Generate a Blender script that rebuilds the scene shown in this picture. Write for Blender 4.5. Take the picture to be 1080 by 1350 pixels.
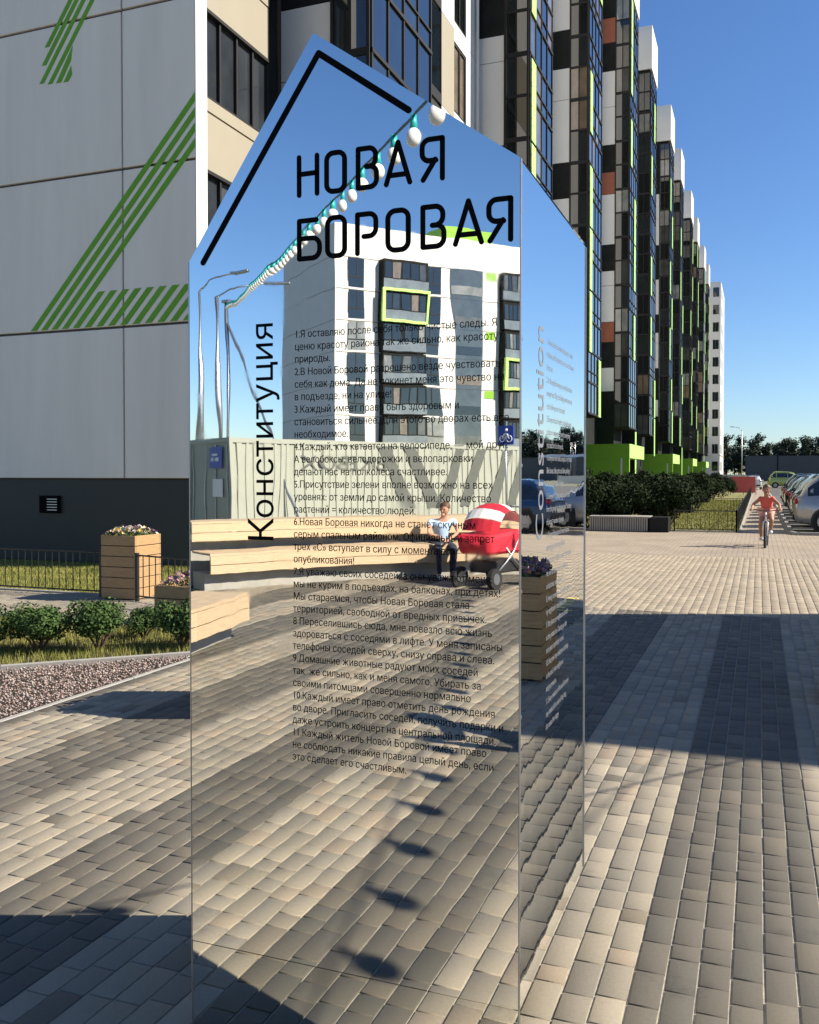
import bpy, bmesh, math, random
from mathutils import Vector, Matrix
from mathutils.geometry import delaunay_2d_cdt
import numpy as np
random.seed(7)
for o in list(bpy.data.objects): bpy.data.objects.remove(o)
R = math.radians
scene = bpy.context.scene
COL = scene.collection
# ---------------------------------------------------------------- camera, sky, sun, exposure
cam_d = bpy.data.cameras.new('camera'); cam = bpy.data.objects.new('camera', cam_d); COL.objects.link(cam)
cam.location = (0, 0, 1.6)
cam.rotation_euler = (R(90 - 1.2), 0, R(21))
cam_d.sensor_fit = 'HORIZONTAL'; cam_d.sensor_width = 36; cam_d.lens = 40; cam_d.shift_y = -25 / 1080
cam_d.clip_start = .02; cam_d.clip_end = 3000
scene.camera = cam
SUN_EL = 36.0
SUN_V = Vector((math.cos(R(21)) * math.cos(R(SUN_EL)), math.sin(R(21)) * math.cos(R(SUN_EL)), math.sin(R(SUN_EL))))
w = bpy.data.worlds.new('World'); scene.world = w; w.use_nodes = True
nt = w.node_tree; bg = nt.nodes['Background']
sky = nt.nodes.new('ShaderNodeTexSky'); sky.sky_type = 'NISHITA'; sky.sun_disc = False
sky.sun_elevation = R(SUN_EL); sky.sun_rotation = R(90 - 21); sky.air_density = 1.0; sky.dust_density = 0.15; sky.ozone_density = 1.6
hs = nt.nodes.new('ShaderNodeHueSaturation'); hs.inputs['Saturation'].default_value = 1.12; nt.links.new(sky.outputs[0], hs.inputs['Color'])
tn = nt.nodes.new('ShaderNodeMixRGB'); tn.blend_type = 'MULTIPLY'; tn.inputs[0].default_value = 1; tn.inputs[2].default_value = (.84, 1.02, 1.30, 1); nt.links.new(hs.outputs[0], tn.inputs[1])
nt.links.new(tn.outputs[0], bg.inputs[0]); bg.inputs[1].default_value = 0.062
sl = bpy.data.lights.new('sun', 'SUN'); sl.energy = 5.0; sl.angle = R(.53); sl.color = (1, .915, .78)
so = bpy.data.objects.new('sun', sl); COL.objects.link(so); so.rotation_euler = SUN_V.to_track_quat('Z', 'Y').to_euler(); so.location = (20, 8, 30)
vs = scene.view_settings; vs.view_transform = 'Standard'; vs.look = 'None'; vs.gamma = 1; vs.use_curve_mapping = False; vs.exposure = 0.9
scene.render.resolution_x = 819; scene.render.resolution_y = 1024
# ---------------------------------------------------------------- materials
MATS = {}
def mat(name, col, rough=.7, metal=0, var=.12, scale=6, bump=0, bscale=60, spec=.5, col2=None, stretch=None, emit=None):
    if name in MATS: return MATS[name]
    m = bpy.data.materials.new(name); m.use_nodes = True; n = m.node_tree.nodes; l = m.node_tree.links; b = n['Principled BSDF']
    b.inputs['Roughness'].default_value = rough; b.inputs['Metallic'].default_value = metal; b.inputs['Specular IOR Level'].default_value = spec
    tc = n.new('ShaderNodeTexCoord'); mp = n.new('ShaderNodeMapping'); l.new(tc.outputs['Object'], mp.inputs[0])
    if stretch: mp.inputs['Scale'].default_value = stretch
    nz = n.new('ShaderNodeTexNoise'); nz.inputs['Scale'].default_value = scale; nz.inputs['Detail'].default_value = 6; nz.inputs['Roughness'].default_value = .65
    l.new(mp.outputs[0], nz.inputs[0])
    r = n.new('ShaderNodeValToRGB'); l.new(nz.outputs[0], r.inputs[0])
    c2 = col2 if col2 else tuple(min(1, c * (1 + var)) for c in col); c1 = tuple(c * (1 - var) for c in col) if not col2 else col
    r.color_ramp.elements[0].position = .32; r.color_ramp.elements[1].position = .7
    r.color_ramp.elements[0].color = (*c1, 1); r.color_ramp.elements[1].color = (*c2, 1)
    l.new(r.outputs[0], b.inputs['Base Color'])
    if bump:
        nb = n.new('ShaderNodeTexNoise'); nb.inputs['Scale'].default_value = bscale; nb.inputs['Detail'].default_value = 5; l.new(mp.outputs[0], nb.inputs[0])
        bp = n.new('ShaderNodeBump'); bp.inputs['Strength'].default_value = 1; bp.inputs['Distance'].default_value = bump; l.new(nb.outputs[0], bp.inputs['Height']); l.new(bp.outputs[0], b.inputs['Normal'])
    MATS[name] = m; return m
def attr_mat(name, rough=.85, bump=.0012, bscale=260, scale=75, mottled=.10):
    m = bpy.data.materials.new(name); m.use_nodes = True; n = m.node_tree.nodes; l = m.node_tree.links; b = n['Principled BSDF']; b.inputs['Roughness'].default_value = rough
    a = n.new('ShaderNodeAttribute'); a.attribute_name = 'tone'
    g = n.new('ShaderNodeNewGeometry')
    nz = n.new('ShaderNodeTexNoise'); nz.inputs['Scale'].default_value = scale; nz.inputs['Detail'].default_value = 8; nz.inputs['Roughness'].default_value = .7; l.new(g.outputs['Position'], nz.inputs[0])
    mr = n.new('ShaderNodeMapRange'); mr.inputs[1].default_value = .3; mr.inputs[2].default_value = .7; mr.inputs[3].default_value = 1 - mottled; mr.inputs[4].default_value = 1 + mottled; l.new(nz.outputs[0], mr.inputs[0])
    n2 = n.new('ShaderNodeTexNoise'); n2.inputs['Scale'].default_value = 1.1; n2.inputs['Detail'].default_value = 4; l.new(g.outputs['Position'], n2.inputs[0])
    mr2 = n.new('ShaderNodeMapRange'); mr2.inputs[1].default_value = .3; mr2.inputs[2].default_value = .7; mr2.inputs[3].default_value = .90; mr2.inputs[4].default_value = 1.08; l.new(n2.outputs[0], mr2.inputs[0])
    n3 = n.new('ShaderNodeTexNoise'); n3.inputs['Scale'].default_value = 2.3; n3.inputs['Detail'].default_value = 12; n3.inputs['Roughness'].default_value = .75; l.new(g.outputs['Position'], n3.inputs[0])
    mr3 = n.new('ShaderNodeMapRange'); mr3.inputs[1].default_value = .58; mr3.inputs[2].default_value = .70; mr3.inputs[3].default_value = 1; mr3.inputs[4].default_value = .68; l.new(n3.outputs[0], mr3.inputs[0])
    m3 = n.new('ShaderNodeMath'); m3.operation = 'MULTIPLY'; l.new(mr2.outputs[0], m3.inputs[0]); l.new(mr3.outputs[0], m3.inputs[1])
    mu = n.new('ShaderNodeMath'); mu.operation = 'MULTIPLY'; l.new(mr.outputs[0], mu.inputs[0]); l.new(m3.outputs[0], mu.inputs[1])
    vm = n.new('ShaderNodeVectorMath'); vm.operation = 'SCALE'; l.new(a.outputs['Color'], vm.inputs[0]); l.new(mu.outputs[0], vm.inputs['Scale']); l.new(vm.outputs[0], b.inputs['Base Color'])
    nb = n.new('ShaderNodeTexNoise'); nb.inputs['Scale'].default_value = bscale; nb.inputs['Detail'].default_value = 4; l.new(g.outputs['Position'], nb.inputs[0])
    bp = n.new('ShaderNodeBump'); bp.inputs['Distance'].default_value = bump; l.new(nb.outputs[0], bp.inputs['Height']); l.new(bp.outputs[0], b.inputs['Normal'])
    return m
def brick_mat(name, c1, c2, mortar, bw=.2, bh=.1, msize=.006, rough=.85):
    m = bpy.data.materials.new(name); m.use_nodes = True; n = m.node_tree.nodes; l = m.node_tree.links; b = n['Principled BSDF']; b.inputs['Roughness'].default_value = rough
    tc = n.new('ShaderNodeNewGeometry'); mp = n.new('ShaderNodeMapping'); mp.inputs['Rotation'].default_value = (0, 0, R(90)); l.new(tc.outputs['Position'], mp.inputs[0])
    br = n.new('ShaderNodeTexBrick'); br.inputs['Scale'].default_value = 1; br.inputs['Brick Width'].default_value = bw; br.inputs['Row Height'].default_value = bh; br.inputs['Mortar Size'].default_value = msize
    br.inputs['Color1'].default_value = (*c1, 1); br.inputs['Color2'].default_value = (*c2, 1); br.inputs['Mortar'].default_value = (*mortar, 1); l.new(mp.outputs[0], br.inputs[0])
    nz = n.new('ShaderNodeTexNoise'); nz.inputs['Scale'].default_value = .9; nz.inputs['Detail'].default_value = 8; l.new(tc.outputs['Position'], nz.inputs[0])
    mr = n.new('ShaderNodeMapRange'); mr.inputs[1].default_value = .3; mr.inputs[2].default_value = .7; mr.inputs[3].default_value = .85; mr.inputs[4].default_value = 1.12; l.new(nz.outputs[0], mr.inputs[0])
    vm = n.new('ShaderNodeVectorMath'); vm.operation = 'SCALE'; l.new(br.outputs['Color'], vm.inputs[0]); l.new(mr.outputs[0], vm.inputs['Scale']); l.new(vm.outputs[0], b.inputs['Base Color'])
    bp = n.new('ShaderNodeBump'); bp.inputs['Distance'].default_value = .003; bp.invert = True; l.new(br.outputs['Fac'], bp.inputs['Height']); l.new(bp.outputs[0], b.inputs['Normal'])
    return m
def glass_mat(name, dark, curtain, rough=.03, spec=1.0):
    """window panes: reflective glass over dark rooms, blinds and curtains that differ from pane to pane"""
    m = bpy.data.materials.new(name); m.use_nodes = True; n = m.node_tree.nodes; l = m.node_tree.links; b = n['Principled BSDF']
    b.inputs['Roughness'].default_value = rough; b.inputs['IOR'].default_value = 1.75; b.inputs['Coat Weight'].default_value = .6; b.inputs['Coat Roughness'].default_value = .02
    g = n.new('ShaderNodeNewGeometry'); oi = n.new('ShaderNodeObjectInfo')
    ad = n.new('ShaderNodeMath'); ad.operation = 'ADD'; l.new(g.outputs['Random Per Island'], ad.inputs[0]); l.new(oi.outputs['Random'], ad.inputs[1])
    fr = n.new('ShaderNodeMath'); fr.operation = 'FRACT'; l.new(ad.outputs[0], fr.inputs[0])
    r = n.new('ShaderNodeValToRGB'); r.color_ramp.interpolation = 'CONSTANT'; l.new(fr.outputs[0], r.inputs[0])
    e = r.color_ramp.elements; e[0].color = (*dark, 1); e[1].position = .52; e[1].color = tuple(c * 2.2 for c in dark) + (1,)
    for p, c in ((.74, curtain), (.82, tuple(c * .45 for c in curtain)), (.90, tuple(x * y for x, y in zip(curtain, (.8, .6, .45)))), (.95, tuple(c * .25 for c in curtain))):
        k = e.new(p); k.color = (*c, 1)
    nz = n.new('ShaderNodeTexNoise'); nz.inputs['Scale'].default_value = 1.7; nz.inputs['Detail'].default_value = 5; l.new(g.outputs['Position'], nz.inputs[0])
    mr = n.new('ShaderNodeMapRange'); mr.inputs[1].default_value = .35; mr.inputs[2].default_value = .65; mr.inputs[3].default_value = .75; mr.inputs[4].default_value = 1.15; l.new(nz.outputs[0], mr.inputs[0])
    vm = n.new('ShaderNodeVectorMath'); vm.operation = 'SCALE'; l.new(r.outputs[0], vm.inputs[0]); l.new(mr.outputs[0], vm.inputs['Scale']); l.new(vm.outputs[0], b.inputs['Base Color'])
    return m
def mirror_mat(name, dist, tint=(.90, .905, .875), scale=(7, 7, 2.2)):
    m = bpy.data.materials.new(name); m.use_nodes = True; n = m.node_tree.nodes; l = m.node_tree.links; b = n['Principled BSDF']
    b.inputs['Metallic'].default_value = 1; b.inputs['Roughness'].default_value = .012; b.inputs['Base Color'].default_value = (*tint, 1)
    tc = n.new('ShaderNodeTexCoord'); mp = n.new('ShaderNodeMapping'); mp.inputs['Scale'].default_value = scale; l.new(tc.outputs['Object'], mp.inputs[0])
    nz = n.new('ShaderNodeTexNoise'); nz.inputs['Scale'].default_value = 1; nz.inputs['Detail'].default_value = 1.5; l.new(mp.outputs[0], nz.inputs[0])
    bp = n.new('ShaderNodeBump'); bp.inputs['Strength'].default_value = 1; bp.inputs['Distance'].default_value = dist; l.new(nz.outputs[0], bp.inputs['Height']); l.new(bp.outputs[0], b.inputs['Normal'])
    # faint smears and dust
    n2 = n.new('ShaderNodeTexNoise'); n2.inputs['Scale'].default_value = 9; n2.inputs['Detail'].default_value = 9; l.new(tc.outputs['Object'], n2.inputs[0])
    mr = n.new('ShaderNodeMapRange'); mr.inputs[1].default_value = .55; mr.inputs[2].default_value = .8; mr.inputs[3].default_value = .008; mr.inputs[4].default_value = .06; l.new(n2.outputs[0], mr.inputs[0]); l.new(mr.outputs[0], b.inputs['Roughness'])
    return m
def perforated_mat(name, col):
    m = mat(name, col, .45, var=.05); n = m.node_tree.nodes; l = m.node_tree.links; b = n['Principled BSDF']
    tc = n.new('ShaderNodeTexCoord'); v = n.new('ShaderNodeTexVoronoi'); v.inputs['Scale'].default_value = 7; l.new(tc.outputs['Object'], v.inputs['Vector'])
    gt = n.new('ShaderNodeMath'); gt.operation = 'LESS_THAN'; gt.inputs[1].default_value = .22; l.new(v.outputs['Distance'], gt.inputs[0])
    mx = n.new('ShaderNodeMixRGB'); mx.inputs[1].default_value = (*col, 1); mx.inputs[2].default_value = (col[0] * .35, col[1] * .35, col[2] * .35, 1); l.new(gt.outputs[0], mx.inputs[0]); l.new(mx.outputs[0], b.inputs['Base Color'])
    return m
M = dict(
 sand=mat('joint_sand', (0.391, 0.3485, 0.272), .95, var=.25, scale=40, bump=.002, bscale=150),
 panel=mat('facade_panel_grey', (.86, .77, .66), .8, var=.07, scale=1.2, stretch=(1, 1, .12), bump=.0008, bscale=90),
 white=mat('facade_white', (0.624, 0.612, 0.584), .75, var=.04, scale=.8),
 beige=mat('facade_beige', (.29, .255, .185), .75, var=.04, scale=.8),
 black=mat('facade_black', (.016, .017, .016), .9, var=.25, scale=2, spec=.12),
 rust=mat('facade_rust', (.26, .07, .03), .6, var=.12, scale=3),
 plinth=mat('plinth_dark', (.018, .020, .018), .5, var=.2, scale=1.5),
 frame=mat('window_frame_black', (.012, .012, .012), .6, var=.1, spec=.25),
 stripe=mat('stripe_green', (.15, .38, .02), .7, var=.08, scale=3),
 lime=mat('lime_plaster', (0.187, 0.391, 0.017), .6, var=.05, scale=2),
 perf=perforated_mat('lime_perforated', (.42, .70, .16)),
 joint=mat('panel_joint', (.11, .09, .07), .9),
 wood=mat('planter_wood', (0.4, 0.24, 0.104), .65, var=.2, scale=9, stretch=(1, 1, 9), bump=.001, bscale=30),
 wood_pale=mat('bench_wood', (0.4836, 0.3588, 0.2262), .65, var=.12, scale=8, stretch=(1, 1, 8)),
 concrete=mat('concrete', (0.32, 0.304, 0.272), .9, var=.12, scale=5, bump=.002, bscale=60),
 soil=mat('soil', (.06, .045, .03), .95, var=.3, scale=20, bump=.01, bscale=30),
 lawn=mat('lawn_soil', (0.192, 0.176, 0.056), .95, var=.3, scale=4, bump=.01, bscale=40),
 grass=mat('grass_blades', (0.1275, 0.153, 0.0255), .8, spec=.2, var=.3, scale=2, col2=(.34, .31, .09)),
 leaf=mat('leaf_dark', (.022, .05, .012), .75, spec=.25, var=.3, scale=14, col2=(.09, .15, .035)),
 leaf2=mat('leaf_hedge', (.010, .020, .008), .85, spec=.1, col2=(.035, .05, .018), scale=9),
 pine=mat('pine_needles', (.012, .026, .012), .8, col2=(.03, .05, .02), scale=.8),
 bark=mat('bark', (.12, .075, .045), .9, var=.3, scale=10),
 steel=mat('steel_galvanised', (.45, .46, .47), .4, 1, var=.1),
 iron=mat('fence_black_paint', (.015, .015, .015), .4, var=.1),
 asphalt=mat('asphalt', (.075, .073, .07), .9, var=.15, scale=3, bump=.003, bscale=120),
 dirt=mat('far_ground', (.14, .14, .08), .95, var=.3, scale=.1),
 ink=mat('black_vinyl', (.004, .004, .005), .85, var=.1, spec=.08),
 ink_side=mat('grey_vinyl', (.17, .18, .20), .5, var=.05),
 kontainer=mat('container_paint', (0.328, 0.3362, 0.2788), .5, var=.07, scale=1.5),
 stencil=mat('container_stencil', (.10, .105, .09), .6, var=.1),
 blue=mat('sign_blue', (.02, .05, .35), .4, var=.05),
 paper=mat('paper_white', (.8, .8, .78), .8, var=.02),
 signwhite=mat('sign_white', (.8, .8, .82), .5, var=.02),
 warehouse=mat('warehouse_grey', (0.068, 0.072, 0.08), .6, var=.06, scale=.2),
 red=mat('banner_red', (.60, .10, .09), .6, var=.1, scale=.7),
 kiosk=mat('kiosk_cladding', (.30, .31, .30), .6, var=.08, scale=1),
 tyre=mat('rubber', (.015, .015, .015), .8, var=.2),
 chrome=mat('chrome', (.6, .6, .62), .18, 1, var=.05),
 plastic=mat('black_plastic', (.02, .02, .022), .5, var=.2),
 carglass=mat('car_glass', (.012, .014, .016), .04, var=.1, spec=1),
 lamp_red=mat('tail_lamp_red', (.35, .01, .01), .2, var=.1),
 lamp_clear=mat('lamp_clear', (.6, .6, .6), .15, var=.05),
 skin=mat('skin', (.50, .27, .18), .55, var=.08), skin_tan=mat('skin_tan', (.40, .19, .11), .55, var=.08),
 hair=mat('hair_brown', (.10, .05, .025), .6, var=.3, scale=30), eye=mat('eye_dark', (.01, .01, .01), .2),
 coral=mat('shirt_coral', (.72, .12, .09), .8, var=.08), peach=mat('shorts_peach', (.65, .33, .26), .8),
 shoe=mat('shoe_white', (.7, .68, .65), .6), jeans=mat('jeans_dark', (.02, .025, .045), .8), tee_blue=mat('shirt_pale_blue', (.42, .55, .72), .8),
 navy=mat('jacket_navy', (.03, .04, .07), .8), phone=mat('phone_black', (.01, .01, .012), .2),
 fabric_red=mat('stroller_red', (.60, .02, .04), .7), fabric_white=mat('stroller_white', (.75, .72, .70), .7),
 bulb=mat('bulb_white', (.80, .80, .78), .25, var=.02, spec=.8), socket=mat('socket_teal', (.02, .38, .36), .4, var=.05),
 cable=mat('cable', (.04, .09, .09), .6), yellow=mat('road_paint_yellow', (.70, .55, .12), .7, var=.25, scale=30),
 roadwhite=mat('road_paint_white', (.7, .7, .68), .7, var=.15, scale=20),
)
M['balc'] = mat('balcony_glass_blue', (.15, .17, .18), .12, var=.25, scale=.8, spec=1)
M['stair'] = mat('stair_glass', (.06, .075, .085), .12, var=.25, scale=.8, spec=1)
M['glass'] = glass_mat('window_glass', (.008, .010, .010), (.20, .20, .18))
M['glass_loggia'] = glass_mat('loggia_glass', (.03, .035, .04), (.16, .15, .12))
M['mirror_front'] = mirror_mat('mirror_steel_front', .00025, scale=(9, 9, 2.4))
M['mirror_side'] = mirror_mat('mirror_steel_side', .00035, scale=(9, 9, 5))
M['mirror_low'] = mirror_mat('mirror_steel_low', .00022, tint=(.86, .865, .82), scale=(6, 6, 3))
M['brick'] = attr_mat('paver')
M['stone'] = attr_mat('gravel_stone', bscale=90, scale=30)
M['petal'] = attr_mat('petals', rough=.6, bump=0.0003, mottled=.1)
M['paved_far'] = brick_mat('paving_far', (.33, .265, .195), (.285, .235, .175), (.20, .17, .13))
M['paved_rear'] = brick_mat('paving_rear', (.27, .25, .205), (.22, .205, .17), (.32, .29, .23))
# ---------------------------------------------------------------- mesh helpers
def link_mesh(name, me, parent=None, loc=None):
    o = bpy.data.objects.new(name, me); COL.objects.link(o)
    if parent: o.parent = parent
    if loc: o.location = loc
    return o
def tag(o, label=None, cat=None, group=None, kind=None):
    if label: o['label'] = label
    if cat: o['category'] = cat
    if group: o['group'] = group
    if kind: o['kind'] = kind
    return o
def empty(name, loc, label, cat, group=None, rz=0):
    o = bpy.data.objects.new(name, None); COL.objects.link(o); o.location = loc; o.rotation_euler[2] = rz; o.empty_display_size = .1
    return tag(o, label, cat, group)
def copy_tree(o, parent=None):
    c = o.copy(); COL.objects.link(c)
    if parent: c.parent = parent
    for ch in list(o.children): copy_tree(ch, c)
    return c
class MB:
    """collects shapes; build() links them as one mesh object"""
    def __init__(s): s.v = []; s.f = []; s.mi = []
    def add(s, vs, fs, mi=0):
        b = len(s.v); s.v += [tuple(x) for x in vs]; s.f += [tuple(b + i for i in f) for f in fs]; s.mi += [mi] * len(fs); return s
    def box(s, x0, x1, y0, y1, z0, z1, mi=0):
        return s.add([(x, y, z) for z in (z0, z1) for (x, y) in ((x0, y0), (x1, y0), (x1, y1), (x0, y1))], [(3, 2, 1, 0), (4, 5, 6, 7), (0, 1, 5, 4), (1, 2, 6, 5), (2, 3, 7, 6), (3, 0, 4, 7)], mi)
    def obox(s, o, ex, ey, ez, mi=0):
        o, ex, ey, ez = map(Vector, (o, ex, ey, ez)); P = [o + a + b for b in (Vector(), ez) for a in (Vector(), ex, ex + ey, ey)]
        return s.add(P, [(3, 2, 1, 0), (4, 5, 6, 7), (0, 1, 5, 4), (1, 2, 6, 5), (2, 3, 7, 6), (3, 0, 4, 7)], mi)
    def prism(s, pts, z0, z1, mi=0):
        n = len(pts); return s.add([(x, y, z0) for x, y in pts] + [(x, y, z1) for x, y in pts], [tuple(range(n - 1, -1, -1)), tuple(range(n, 2 * n))] + [(i, (i + 1) % n, n + (i + 1) % n, n + i) for i in range(n)], mi)
    def prismy(s, pts, y0, y1, mi=0):   # pts are (x, z)
        n = len(pts); return s.add([(x, y0, z) for x, z in pts] + [(x, y1, z) for x, z in pts], [tuple(range(n)), tuple(range(2 * n - 1, n - 1, -1))] + [((i + 1) % n, i, n + i, n + (i + 1) % n) for i in range(n)], mi)
    def tube(s, path, rad, n=8, mi=0, caps=True, closed=False):
        path = [Vector(p) for p in path]; rads = rad if isinstance(rad, (list, tuple)) else [rad] * len(path); b = len(s.v); k = len(path); up = None
        for i, p in enumerate(path):
            if closed: d = path[(i + 1) % k] - path[i - 1]
            else: d = path[min(i + 1, k - 1)] - path[max(i - 1, 0)]
            d.normalize()
            if up is None: up = d.orthogonal().normalized()
            up = (up - d * up.dot(d)).normalized(); sd = d.cross(up)
            for j in range(n):
                a = 2 * math.pi * j / n; s.v.append(tuple(p + (up * math.cos(a) + sd * math.sin(a)) * rads[i]))
        rng = k if closed else k - 1
        for i in range(rng):
            for j in range(n):
                i2 = (i + 1) % k; s.f.append((b + i * n + j, b + i * n + (j + 1) % n, b + i2 * n + (j + 1) % n, b + i2 * n + j)); s.mi.append(mi)
        if caps and not closed:
            s.f.append(tuple(b + j for j in range(n - 1, -1, -1))); s.f.append(tuple(b + (k - 1) * n + j for j in range(n))); s.mi += [mi, mi]
        return s
    def ball(s, c, r, n=10, m=7, mi=0):
        rx, ry, rz = r if isinstance(r, (tuple, list)) else (r, r, r); b = len(s.v)
        s.v.append((c[0], c[1], c[2] - rz))
        for i in range(1, m):
            t = -math.pi / 2 + math.pi * i / m
            for j in range(n):
                a = 2 * math.pi * j / n; s.v.append((c[0] + rx * math.cos(t) * math.cos(a), c[1] + ry * math.cos(t) * math.sin(a), c[2] + rz * math.sin(t)))
        s.v.append((c[0], c[1], c[2] + rz)); e = len(s.v) - 1
        for j in range(n): s.f.append((b, b + 1 + (j + 1) % n, b + 1 + j)); s.mi.append(mi)
        for i in range(m - 2):
            for j in range(n):
                q = b + 1 + i * n; s.f.append((q + j, q + (j + 1) % n, q + n + (j + 1) % n, q + n + j)); s.mi.append(mi)
        q = b + 1 + (m - 2) * n
        for j in range(n): s.f.append((q + j, q + (j + 1) % n, e)); s.mi.append(mi)
        return s
    def mesh(s, name, mats, smooth=False, fix=True, bevel=0):
        me = bpy.data.meshes.new(name); me.from_pydata(s.v, [], s.f)
        for m_ in (mats if isinstance(mats, (list, tuple)) else [mats]): me.materials.append(m_)
        me.polygons.foreach_set('material_index', s.mi)
        if fix or bevel:
            bm = bmesh.new(); bm.from_mesh(me)
            if bevel: bmesh.ops.bevel(bm, geom=[e for e in bm.edges], offset=bevel, segments=1, affect='EDGES', clamp_overlap=True)
            bmesh.ops.recalc_face_normals(bm, faces=bm.faces); bm.to_mesh(me); bm.free()
        if smooth: me.polygons.foreach_set('use_smooth', [True] * len(me.polygons))
        me.update(); return me
    def build(s, name, mats, parent=None, smooth=False, fix=True, bevel=0, loc=None):
        return link_mesh(name, s.mesh(name, mats, smooth, fix, bevel), parent, loc)
def np_mesh(name, V, F, mt, tone=None):
    me = bpy.data.meshes.new(name); V = np.asarray(V, np.float32); F = np.asarray(F, np.int32); nf, k = F.shape
    me.vertices.add(len(V)); me.vertices.foreach_set('co', V.ravel()); me.loops.add(nf * k); me.loops.foreach_set('vertex_index', F.ravel())
    me.polygons.add(nf); me.polygons.foreach_set('loop_start', np.arange(0, nf * k, k, dtype=np.int32)); me.update(calc_edges=True)
    me.materials.append(mt)
    if tone is not None:
        a = me.attributes.new('tone', 'FLOAT_COLOR', 'POINT'); a.data.foreach_set('color', np.asarray(tone, np.float32).ravel())
    return me
def clip(poly, a, b):    # keep the side left of a->b
    out = []; n = len(poly)
    def sd(p): return (b[0] - a[0]) * (p[1] - a[1]) - (b[1] - a[1]) * (p[0] - a[0])
    for i in range(n):
        p, q = poly[i], poly[(i + 1) % n]; s1, s2 = sd(p), sd(q)
        if s1 >= 0: out.append(p)
        if s1 * s2 < 0: t = s1 / (s1 - s2); out.append((p[0] + t * (q[0] - p[0]), p[1] + t * (q[1] - p[1])))
    return out
def inside(p, poly):
    r = False; n = len(poly)
    for i in range(n):
        (x1, y1), (x2, y2) = poly[i], poly[i - 1]
        if (y1 > p[1]) != (y2 > p[1]) and p[0] < (x2 - x1) * (p[1] - y1) / (y2 - y1) + x1: r = not r
    return r
def sheet(name, poly, z, mt, kind='structure'):
    o = MB().add([(x, y, z) for x, y in poly], [tuple(range(len(poly)))]).build(name, mt, fix=False); tag(o, kind=kind); return o
CT, ST = math.cos(R(21)), math.sin(R(21))
FRONT_Y = 2.086          # the street line of the stele's front
def rear(x, t):          # survey baseline for what stands on the square south of the stele: x across, t metres out, mirrored about the stele front
    X = CT * x - ST * t; Y = ST * x + CT * t; return (X, 2 * FRONT_Y - Y)
def rear3(x, t, z): a = rear(x, t); return Vector((a[0], a[1], z))
# ================================================================ GROUND
sheet('ground', [(-900, -900), (900, -900), (900, 1200), (-900, 1200)], -.12, M['dirt'])
sheet('square', [(-14, -60), (14, -60), (14, -11.0), (-14, -11.0)], -.002, M['paved_rear'])
sheet('pavement', [(-4.54, -11.0), (14, -11.0), (14, 10.9), (-4.54, 10.9)], -.0065, M['sand'])
sheet('footway', [(-14, 7.95), (-4.54, 7.95), (-4.54, 9.7), (-14, 9.7)], -.0065, M['sand'])
sheet('promenade', [(-5, 10.9), (14, 10.9), (14, 18.5), (-5, 18.5)], -.0065, M['sand'])
far = sheet('forecourt', [(-5.0, 18.5), (14, 18.5), (14, 26.45), (-5, 26.45)], -.002, M['paved_far'])
sheet('path', [(-.45, 26.45), (.9, 26.45), (.9, 112), (-.45, 112)], -.002, M['paved_far'])
sheet('road', [(.9, 26.0), (60, 26.0), (60, 120), (.9, 120)], .002, M['asphalt'])
sheet('lawn', [(-9, 26.45), (-.45, 26.45), (-.45, 150), (-9, 150)], -.02, M['lawn'])
sheet('lawn', [(-30, 9.7), (-5, 9.7), (-5, 26.4), (-30, 26.4)], -.02, M['lawn'])
sheet('planting_bed', [(-4.56, 6.95), (-5.825, 5.761), (-9, 2.85), (-14, 2.85), (-14, 7.95), (-4.56, 7.95)], -.015, M['soil'])
sheet('gravel_bed', [(-4.56, 6.88), (-5.825, 5.72), (-9, 2.8), (-9, 0.6), (-4.56, 0.6)], -.02, M['soil'])
sheet('court', [(-7.1, -11), (-4.54, -11), (-4.54, .58), (-7.1, .58)], -.0065, M['sand'])
sheet('verge', [(-14, .6), (-7.1, .6), (-7.1, -11), (-14, -11)], -.02, M['lawn'])
# kerbs
k = MB(); 
def kerb_line(mb, pts, wd=.06, z0=-.1, z1=.02, seg=1.0):
    for a, b in zip(pts[:-1], pts[1:]):
        a = Vector((*a, 0)); b = Vector((*b, 0)); L = (b - a).length; n = max(1, int(L / seg)); d = (b - a) / n; nn = Vector((-d.y, d.x, 0)).normalized() * wd
        for i in range(n):
            mb.obox(a + d * i + Vector((0, 0, z0)) + d.normalized() * .002, d * (1 - .004 / d.length), nn, Vector((0, 0, z1 - z0)))
kerb_line(k, [(-4.58, 6.92), (-5.825, 5.76), (-9, 2.84)], .05, z1=.03)
kerb_line(k, [(-4.6, 6.9), (-4.6, .6)], .045, z1=.004)
kerb_line(k, [(-14, 7.9), (-4.6, 7.9)], .05, z1=.02)
kerb_line(k, [(-14, 9.72), (-5, 9.72)], .05, z1=.02)
kerb_line(k, [(-9, 26.46), (-.45, 26.46), (-.45, 76)], .06, z1=.03)
kerb_line(k, [(14, 25.9), (.98, 25.9), (.88, 26.1), (.88, 76)], .1, z1=.08)
tag(k.build('kerb', M['concrete'], bevel=.004), kind='structure')
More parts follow.
